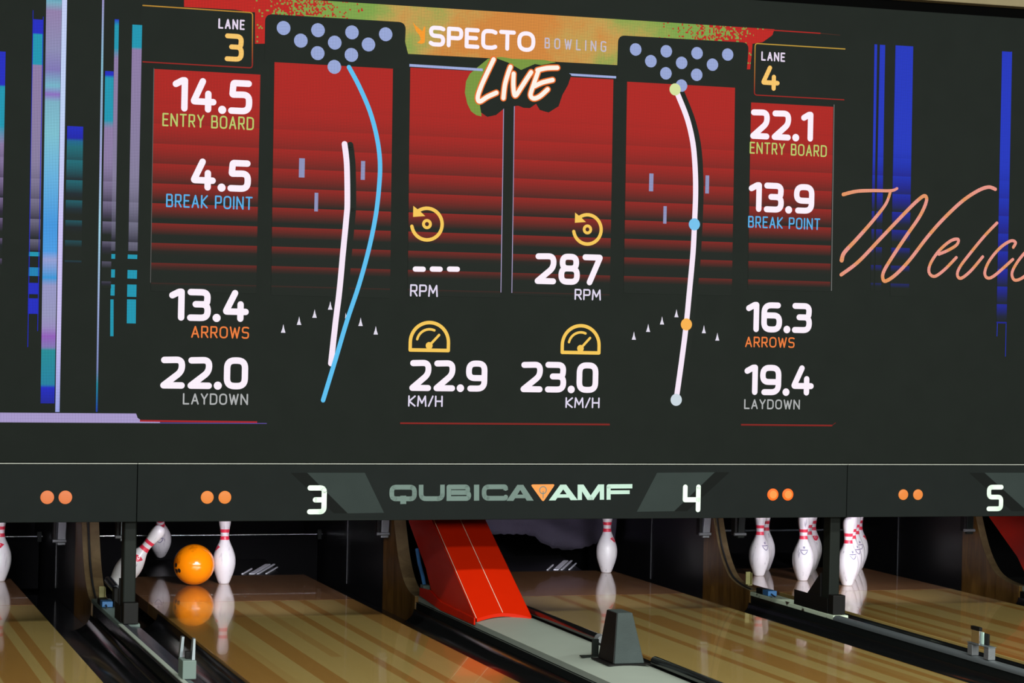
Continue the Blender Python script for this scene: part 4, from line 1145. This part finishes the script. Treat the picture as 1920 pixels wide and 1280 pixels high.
def yellow_bracket(x, y, zc, label):
    t = thing('reflector_bracket', (x, y, zc), label, 'bracket', 'yellowed reflector brackets')
    MB().box(x - 0.010, x + 0.016, y - 0.004, y + 0.004, zc + 0.001, zc + 0.070).build('plate', 'yellow', t, bevel=0.001)
    MB().box(x - 0.010, x + 0.016, y - 0.030, y - 0.0045, zc + 0.001, zc + 0.005).build('foot', 'yellow', t)
    MB().box(x + 0.0165, x + 0.019, y - 0.02, y + 0.004, zc + 0.001, zc + 0.066).build('flange', 'yellow', t)
    return t
yellow_bracket(XA23 + 0.032, -0.66, ZC23, 'yellowed bracket at the foot of the leftmost wooden nose')
yellow_bracket(XA45 + 0.036, -0.445, 0.066, 'yellowed bracket at the foot of the cabled wooden nose')

# damper behind the left post
t = thing('damper_cylinder', (-2.60, -0.75, ZC23), 'dark metallic cylinder lying just left of the left black post', 'cylinder')
MB().tube([(-2.607, -0.62, 0.158), (-2.600, -0.84, 0.140)], 0.021, 20).build('barrel', 'dark_steel', t, smooth=50)
MB().tube([(-2.608, -0.56, 0.163), (-2.607, -0.619, 0.1581)], 0.007, 10).build('rod', 'chrome', t, smooth=50)
MB().box(-2.622, -2.600, -0.90, -0.845, ZC23 + 0.001, 0.155).build('stand', 'black_plastic', t, bevel=0.004)

# sensors standing on the caps in the foreground
t = thing('ball_sensor', (0.795, -2.93, ZC45), 'metal ball sensor bracket on the grey tube at the lower right', 'sensor')
MB().box(0.766, 0.800, -2.905, -2.865, ZC45 + 0.001, ZC45 + 0.050).build('leg', 'steel_light', t, bevel=0.002)
MB().box(0.766, 0.800, -3.045, -3.005, ZC45 + 0.001, ZC45 + 0.052).build('leg', 'steel_light', t, bevel=0.002)
MB().box(0.764, 0.802, -3.047, -2.863, ZC45 + 0.0525, ZC45 + 0.056).build('bridge_plate', 'steel', t)
MB().box(0.772, 0.782, -2.955, -2.885, ZC45 + 0.0565, ZC45 + 0.112).build('reflector', 'chrome', t, bevel=0.001)
MB().box(0.783, 0.790, -2.965, -2.935, ZC45 + 0.0565, ZC45 + 0.108).build('window', 'ink_pale', t)
MB().box(0.791, 0.800, -2.995, -2.945, ZC45 + 0.0565, ZC45 + 0.104).build('rear_plate', 'black_plastic', t, bevel=0.001)
MB().box(0.770, 0.784, -2.957, -2.883, ZC45 + 0.1125, ZC45 + 0.128).build('dark_tip', 'black_plastic', t)

t = thing('ball_sensor', (-2.645, -3.03, ZC23), 'pale green ball sensor with two metal prongs at the lower left', 'sensor')
MB().box(-2.676, -2.624, -3.09, -2.99, ZC23 + 0.001, ZC23 + 0.072).build('base', 'grey_green', t, bevel=0.003)
MB().hexa([(-2.673, -3.00, ZC23 + 0.0725), (-2.661, -3.00, ZC23 + 0.0725), (-2.661, -2.965, ZC23 + 0.0725), (-2.673, -2.965, ZC23 + 0.0725),
           (-2.664, -2.99, ZC23 + 0.148), (-2.654, -2.99, ZC23 + 0.148), (-2.654, -2.96, ZC23 + 0.148), (-2.664, -2.96, ZC23 + 0.148)]).build('prong', 'steel', t)
MB().hexa([(-2.640, -3.08, ZC23 + 0.0725), (-2.628, -3.08, ZC23 + 0.0725), (-2.628, -3.03, ZC23 + 0.0725), (-2.640, -3.03, ZC23 + 0.0725),
           (-2.632, -3.06, ZC23 + 0.150), (-2.624, -3.06, ZC23 + 0.150), (-2.624, -3.03, ZC23 + 0.150), (-2.632, -3.03, ZC23 + 0.150)]).build('prong', 'steel', t)
MB().box(-2.658, -2.632, -3.05, -3.02, ZC23 + 0.0725, ZC23 + 0.100).build('lens_block', 'black_plastic', t, bevel=0.002)

# tapered box on the wide divider
ZB_ = 0.0665
t = thing('camera_housing', (-0.86, -2.96, ZB_), 'black tapered box standing on the pale grey cap in the foreground', 'box')
MB().hexa([(-0.922, -3.035, ZB_ + 0.006), (-0.792, -3.035, ZB_ + 0.006), (-0.792, -2.850, ZB_ + 0.006), (-0.922, -2.850, ZB_ + 0.006),
           (-0.893, -2.985, ZB_ + 0.205), (-0.829, -2.985, ZB_ + 0.205), (-0.829, -2.862, ZB_ + 0.205), (-0.893, -2.862, ZB_ + 0.205)]).build('casing', 'box_front', t, bevel=0.004)
MB().hexa([(-0.9255, -3.030, ZB_ + 0.008), (-0.9232, -3.030, ZB_ + 0.008), (-0.9232, -2.855, ZB_ + 0.008), (-0.9255, -2.855, ZB_ + 0.008),  # thin black sheet covering the casing's left face
           (-0.8964, -2.981, ZB_ + 0.203), (-0.8941, -2.981, ZB_ + 0.203), (-0.8941, -2.866, ZB_ + 0.203), (-0.8964, -2.866, ZB_ + 0.203)]).build('left_sheet', 'black_plastic', t, label='flat black sheet on the left face')
MB().box(-0.952, -0.772, -3.050, -2.840, ZB_ + 0.001, ZB_ + 0.0055).build('base_plate', 'black_plastic', t, bevel=0.001)
t = thing('rail_holder', (-0.92, -2.77, 0.065), 'small black angle bracket beside the tapered box', 'bracket')
MB().box(-0.975, -0.885, -2.80, -2.765, 0.0665, 0.0715).build('foot', 'black_metal', t, bevel=0.001)
MB().box(-0.918, -0.890, -2.764, -2.752, 0.0665, 0.135).build('upright', 'black_metal', t, bevel=0.001)

# black bumper rails folded down along the gutter of the middle lane
def rail(y0, y1, label, knob):
    t = thing('bumper_rail', (-0.741, y0, 0.06), label, 'rail', 'folded black bumper rails')
    MB().tube([(-0.741, y0, 0.078), (-0.741, y1, 0.078)], 0.020, 16).build('rail', 'gutter', t, smooth=50)
    MB().box(-0.7605, -0.728, y0, y1, 0.036, 0.0575).build('bracket_strip', 'black_plastic', t)
    if knob: MB().tube([(-0.741, y0 - 0.001, 0.078), (-0.741, y0 - 0.03, 0.078)], [0.023, 0.016], 16).build('end_cap', 'steel_light', t, smooth=40, label='pale metal end cap')
    return t
rail(-2.36, -0.60, 'black bumper rail running from the red hood to a pale end', True)
rail(-6.0, -3.02, 'black bumper rail in front of the tapered box', False)

# ================================================================== PIN PITS
def pit_bar(cx, y, z, label, mat='chrome', r=0.006):
    t = thing('sweep_bar', (cx, y, z), label, 'bar', 'sweep bars across the pits')
    MB().tube([(cx - 0.755, y, z), (cx + 0.755, y, z)], r, 12).build('rod', mat, t, smooth=50)
    for s in (-1, 1):
        MB().box(cx + s * 0.735 - 0.012, cx + s * 0.735 + 0.012, y - 0.02, y + 0.02, z - 0.03, z + 0.03).build('end_block', 'black_metal', t, bevel=0.003)
    MB().box(cx - 0.74, cx + 0.74, y + 0.05, y + 0.09, z - 0.30, z - 0.012).build('paddle', 'pit', t)
    return t
pit_bar(X2, 1.45, 0.172, 'thin metal bar across the pit of the leftmost lane')
pit_bar(X3, 1.45, 0.172, 'thin shining metal bar behind the orange ball')
pit_bar(X5, 1.45, 0.172, 'dull metal bar behind the full rack of pins', 'steel')

def pit_ramp(cx, label):
    """low lip behind the tail plank; pale strips paint glints of the pin light"""
    t = thing('pit_ramp', (cx, 1.2, -0.1), label, 'ramp', 'ramps with painted glints in the pits')
    MB().prism_x([(0.96, -0.10), (0.96, -0.006), (1.36, 0.042), (1.36, -0.10)], cx - 0.34, cx + 0.40).build('bed', 'kick_black', t)
    for i, dx in enumerate((0.0, 0.052, 0.088, 0.135)):  # strips painted pale where the pin light glints in the pit
        w = (0.004, 0.015, 0.006, 0.004)[i]
        x = cx + 0.19 + dx
        zt = lambda y: -0.006 + (y - 0.96) * 0.12
        ya, yb = 0.975, (1.10, 1.20, 1.20, 1.13)[i]; sh = (yb - ya) * 0.62
        MB().hexa([(x - w, ya, zt(ya) + 0.0005), (x + w, ya, zt(ya) + 0.0005), (x + w + sh, yb, zt(yb) + 0.0005), (x - w + sh, yb, zt(yb) + 0.0005),
                   (x - w, ya, zt(ya) + 0.006), (x + w, ya, zt(ya) + 0.006), (x + w + sh, yb, zt(yb) + 0.006), (x - w + sh, yb, zt(yb) + 0.006)]).build('glint_strip', 'glint', t, label='pale painted slat')
    return t
pit_ramp(X3, 'ramp with painted glints behind the standing pin and ball')
pit_ramp(X4 - 0.03, 'ramp with painted glints below the torn curtain')
pit_ramp(X5 - 0.06, 'ramp with painted glints between the racked pins')

# torn grey curtain in the pit of the middle lane
def curtain():
    t = bpy.data.objects.new('x', None)
    nx, nz = 70, 14; vs = []; fs = []
    x0, x1 = -0.60, 0.735
    key = [(-0.60, 0.174), (0.0, 0.173), (0.15, 0.171), (0.205, 0.157), (0.232, 0.135), (0.247, 0.104), (0.262, 0.118), (0.281, 0.111), (0.300, 0.094), (0.312, 0.084), (0.322, 0.092), (0.397, 0.075), (0.485, 0.090), (0.597, 0.118), (0.735, 0.128)]
    def bot(x):
        for (a, za), (b, zb) in zip(key, key[1:]):
            if a <= x <= b: return za + (zb - za) * (x - a) / (b - a)
        return 0.11
    for i in range(nx + 1):
        x = x0 + (x1 - x0) * i / nx; zb = bot(x) + 0.004 * math.sin(i * 2.3)
        for j in range(nz + 1):
            s = j / nz; z = zb + (0.60 - zb) * s
            y = 1.40 + 0.045 * math.sin(x * 7 + z * 16) + 0.020 * math.sin(x * 15 + z * 30) - 0.05 * (1 - s) ** 2
            vs.append((x, y, z))
    for i in range(nx):
        for j in range(nz):
            a = i * (nz + 1) + j; fs.append((a, a + nz + 1, a + nz + 2, a + 1))
    bpy.data.objects.remove(t)
    o = MB().add(vs, fs).build('pit_curtain', 'cloth', None, smooth=80)
    sm = o.modifiers.new('thick', 'SOLIDIFY'); sm.thickness = 0.004
    return tag(o, 'grey cloth curtain with ragged hem hanging behind the single pin', 'curtain')
curtain()

# ================================================================== PINS
PROF = [(0.0, 0.0), (1.01, 0.0), (1.13, 0.10), (1.414, 0.75), (1.953, 2.25), (2.255, 3.375), (2.383, 4.5), (2.282, 5.875), (1.852, 7.25), (1.236, 8.625), (0.983, 9.375), (0.899, 10.0), (0.935, 10.875), (1.047, 11.75), (1.203, 12.625), (1.2735, 13.5), (1.22, 14.05), (1.02, 14.55), (0.68, 14.86), (0.32, 14.98), (0.0, 15.0)]
PROF = [(r * 0.0254, z * 0.0254) for r, z in PROF]
PS = PROF[:2] + spline(PROF[2:], 6)
def pin_r(z):
    for (ra, za), (rb, zb) in zip(PS[1:], PS[2:]):
        if za <= z <= zb and zb > za: return ra + (rb - ra) * (z - za) / (zb - za)
    return 0.03
def decal(strokes, w, mat, name, parent, polys=()):
    """print on the pin's skin: (angle arc metres, height) strokes around the -y side"""
    mb = MB()
    def on(s, z, k):
        r = pin_r(z) + 0.0007 + k * 2e-6; a = -math.pi / 2 + s / pin_r(z)
        return (r * math.cos(a), r * math.sin(a), z)
    k = 0
    for pts in strokes:
        for (a, b) in zip(pts, pts[1:]):
            a, b = Vector(a), Vector(b); d = (b - a)
            n = Vector((-d.y, d.x)).normalized() * w / 2
            m = max(1, int(d.length / 0.004)); k += 1
            for i in range(m):
                p0 = a + d * i / m; p1 = a + d * (i + 1) / m
                mb.add([on(p.x, p.y, k) for p in (p0 + n, p0 - n, p1 - n, p1 + n)], [(0, 1, 2, 3)])
    for poly in polys:
        zs = [p[1] for p in poly]; m = 8; lo, hi = min(zs), max(zs)
        def xr(z):
            xs = []
            for (p, q_) in zip(poly, poly[1:] + poly[:1]):
                if (p[1] - z) * (q_[1] - z) <= 0 and p[1] != q_[1]:
                    xs.append(p[0] + (q_[0] - p[0]) * (z - p[1]) / (q_[1] - p[1]))
            return (min(xs), max(xs)) if xs else (0, 0)
        for i in range(m):
            za = lo + (hi - lo) * i / m; zb = lo + (hi - lo) * (i + 1) / m
            a0, a1 = xr(za + 1e-6); b0, b1 = xr(zb - 1e-6)
            for j in range(6):
                f0, f1 = j / 6, (j + 1) / 6
                mb.add([on(a0 + (a1 - a0) * f0, za, 0), on(a0 + (a1 - a0) * f1, za, 0), on(b0 + (b1 - b0) * f1, zb, 0), on(b0 + (b1 - b0) * f0, zb, 0)], [(0, 1, 2, 3)])
    return mb.build(name, mat, parent)
def make_pin():
    t = thing('bowling_pin', (0, 0, 0), 'bowling pin', 'bowling pin', 'bowling pins')
    MB().lathe(PS[1:-1] + [(0.0008, PS[-1][1])], 48).build('body', 'pin', t, smooth=50)
    for za, zb in ((0.2365, 0.2555), (0.2755, 0.2925)):
        zs = [za + (zb - za) * i / 4 for i in range(5)]
        prof = [(pin_r(za) - 0.0005, za)] + [(pin_r(z) + 0.0005, z) for z in zs] + [(pin_r(zb) - 0.0005, zb)]
        MB().lathe(prof, 48, close=False).build('neck_stripe', 'pin_red', t, smooth=50, label='red stripe around the neck')
    # blue crest: small mark, name line, curved shield below
    arc = [(-0.020 + 0.040 * i / 10, 0.1725 - 0.020 * math.sin(math.pi * i / 10)) for i in range(11)]
    decal([[(-0.0225, 0.177), (0.0225, 0.177)], arc, [(-0.004, 0.191), (0, 0.186), (0.004, 0.191)], [(-0.0055, 0.1945), (0.0055, 0.1945)]], 0.0040, 'pin_blue', 'crest', t)
    return t
RED_TRI = [(-0.024, 0.196), (0.0, 0.216), (0.024, 0.196), (0.0, 0.176)]
def red_mark(t):
    """red diamond mark with a pale ring, a quarter turn round from the crest"""
    def turn(o):
        o.rotation_euler = (0, 0, t['mark_turn'])
    a = decal([], 0.002, 'pin_red', 'red_mark', t, polys=[[(-0.028, 0.199), (-0.010, 0.206), (0.010, 0.206), (0.028, 0.199), (0.006, 0.178), (-0.006, 0.178)]])
    b = decal([[(0.0062 * math.cos(2 * math.pi * i / 10), 0.197 + 0.0062 * math.sin(2 * math.pi * i / 10)) for i in range(11)]], 0.0022, 'pin', 'ring', a)
    for v in b.data.vertices: v.co *= 1.004
    return a
proto = make_pin()
rm = red_mark(proto)
rm.rotation_euler = (0, 0, math.radians(105))
def copy_tree(o, parent=None):
    c = o.copy(); col.objects.link(c)
    if parent is not None: c.parent = parent
    for ch in list(o.children): copy_tree(ch, c)
    return c
first = [True]
DY, DX = 0.2640, 0.1524
R_ = math.radians
face = lambda deg: R_(deg - 18)      # 0 = towards the photographer, positive = to the right
def pin(x, y, z, crest, red, label, axis=None):
    o = proto if first[0] else copy_tree(proto)
    first[0] = False
    o.location = (x, y, z)
    q = Matrix.Rotation(face(crest), 3, 'Z').to_quaternion()
    if axis is not None:
        q = Vector((0, 0, 1)).rotation_difference(Vector(axis).normalized()) @ q
    o.rotation_mode = 'QUATERNION'
    o.rotation_quaternion = q
    for ch in o.children:
        if ch.name.startswith('red_mark'): ch.rotation_euler = (0, 0, R_(red - crest))
    o['label'] = label
    return o
pins_to_place = [
    (X2 + 3 * DX, 3 * DY, 0, 180, 5, 'lone white bowling pin cut off by the left picture edge', None),
    (X3, 2 * DY, 0, 180, -66, 'white bowling pin standing just right of the orange ball', None),
    (X4 + 3 * DX, 3 * DY, 0, 180, 62, 'single white bowling pin standing below the bright half of the sign lettering', None),
    (X5 - 2 * DX, 2 * DY, 0, 36, 150, 'white bowling pin at the front of the two pin file left in the full rack', None),
    (X5 - DX, 3 * DY, 0, -110, 160, 'white bowling pin hidden by the front one of the two pin file', None),
    (X5 - DX, DY, 0, 0, 120, 'white bowling pin with blue crest just left of the right black post', None),
    (X5, 2 * DY, 0, -90, 170, 'white bowling pin in the middle of the file left of the right black post', None),
    (X5 + DX, 3 * DY, 0, 200, 22, 'white bowling pin with red mark, rearmost of the file left of the post', None),
    (X5, 0, 0, 26, 140, 'nearest white bowling pin, just right of the right black post, full head visible', None),
    (X5 + DX, DY, 0, 40, 170, 'white bowling pin directly behind the nearest pin of the rack', None),
    (X5 + 2 * DX, 2 * DY, 0, 30, 140, 'third white bowling pin back in the file right of the right post', None),
    (X5 + 3 * DX, 3 * DY, 0, 190, 72, 'rearmost white bowling pin at the right end of the rack', None),
    (-2.544, -0.335, 0.094, 170, 12, 'white bowling pin tipping over behind the left black post, head toward the right', (0.586, -0.19, 0.788)),
    (-2.044, 1.30, 0.078, 4, 150, 'white bowling pin knocked into the air behind the tipping pin', (-0.12, -0.62, 0.77)),
]
for a in pins_to_place: pin(*a)

# ================================================================== BALL
t = thing('bowling_ball', (X3 - 0.172, 0.475, 0.001), 'glossy orange bowling ball rolling between the falling pins and the standing pin', 'bowling ball')
me = bpy.data.meshes.new('ball_shell'); bm = bmesh.new()
bmesh.ops.create_uvsphere(bm, u_segments=64, v_segments=40, radius=0.1088); bm.to_mesh(me); bm.free()
for p in me.polygons: p.use_smooth = True
me.materials.append(MAT['ball'])
o = bpy.data.objects.new('ball_shell', me); col.objects.link(o); o.parent = t; o.location = (0, 0, 0.1088)
for dv in ((-0.93, -0.33, 0.02), (-0.90, -0.32, -0.26), (-0.80, -0.52, -0.22)):
    d = Vector(dv).normalized(); c = Vector((0, 0, 0.1088)) + d * 0.1082
    a = d.cross(Vector((0, 0, 1))).normalized(); b = d.cross(a)
    vs = [c + d * 0.0011] + [c + d * 0.0009 + (a * math.cos(2 * math.pi * i / 20) + b * math.sin(2 * math.pi * i / 20)) * 0.012 for i in range(20)]
    me = bpy.data.meshes.new('finger_hole'); me.from_pydata([tuple(v) for v in vs], [], [(0, 1 + i, 1 + (i + 1) % 20) for i in range(20)])
    me.materials.append(MAT['hole'])
    h = bpy.data.objects.new('finger_hole', me); col.objects.link(h); h.parent = t

scene.frame_set(1)
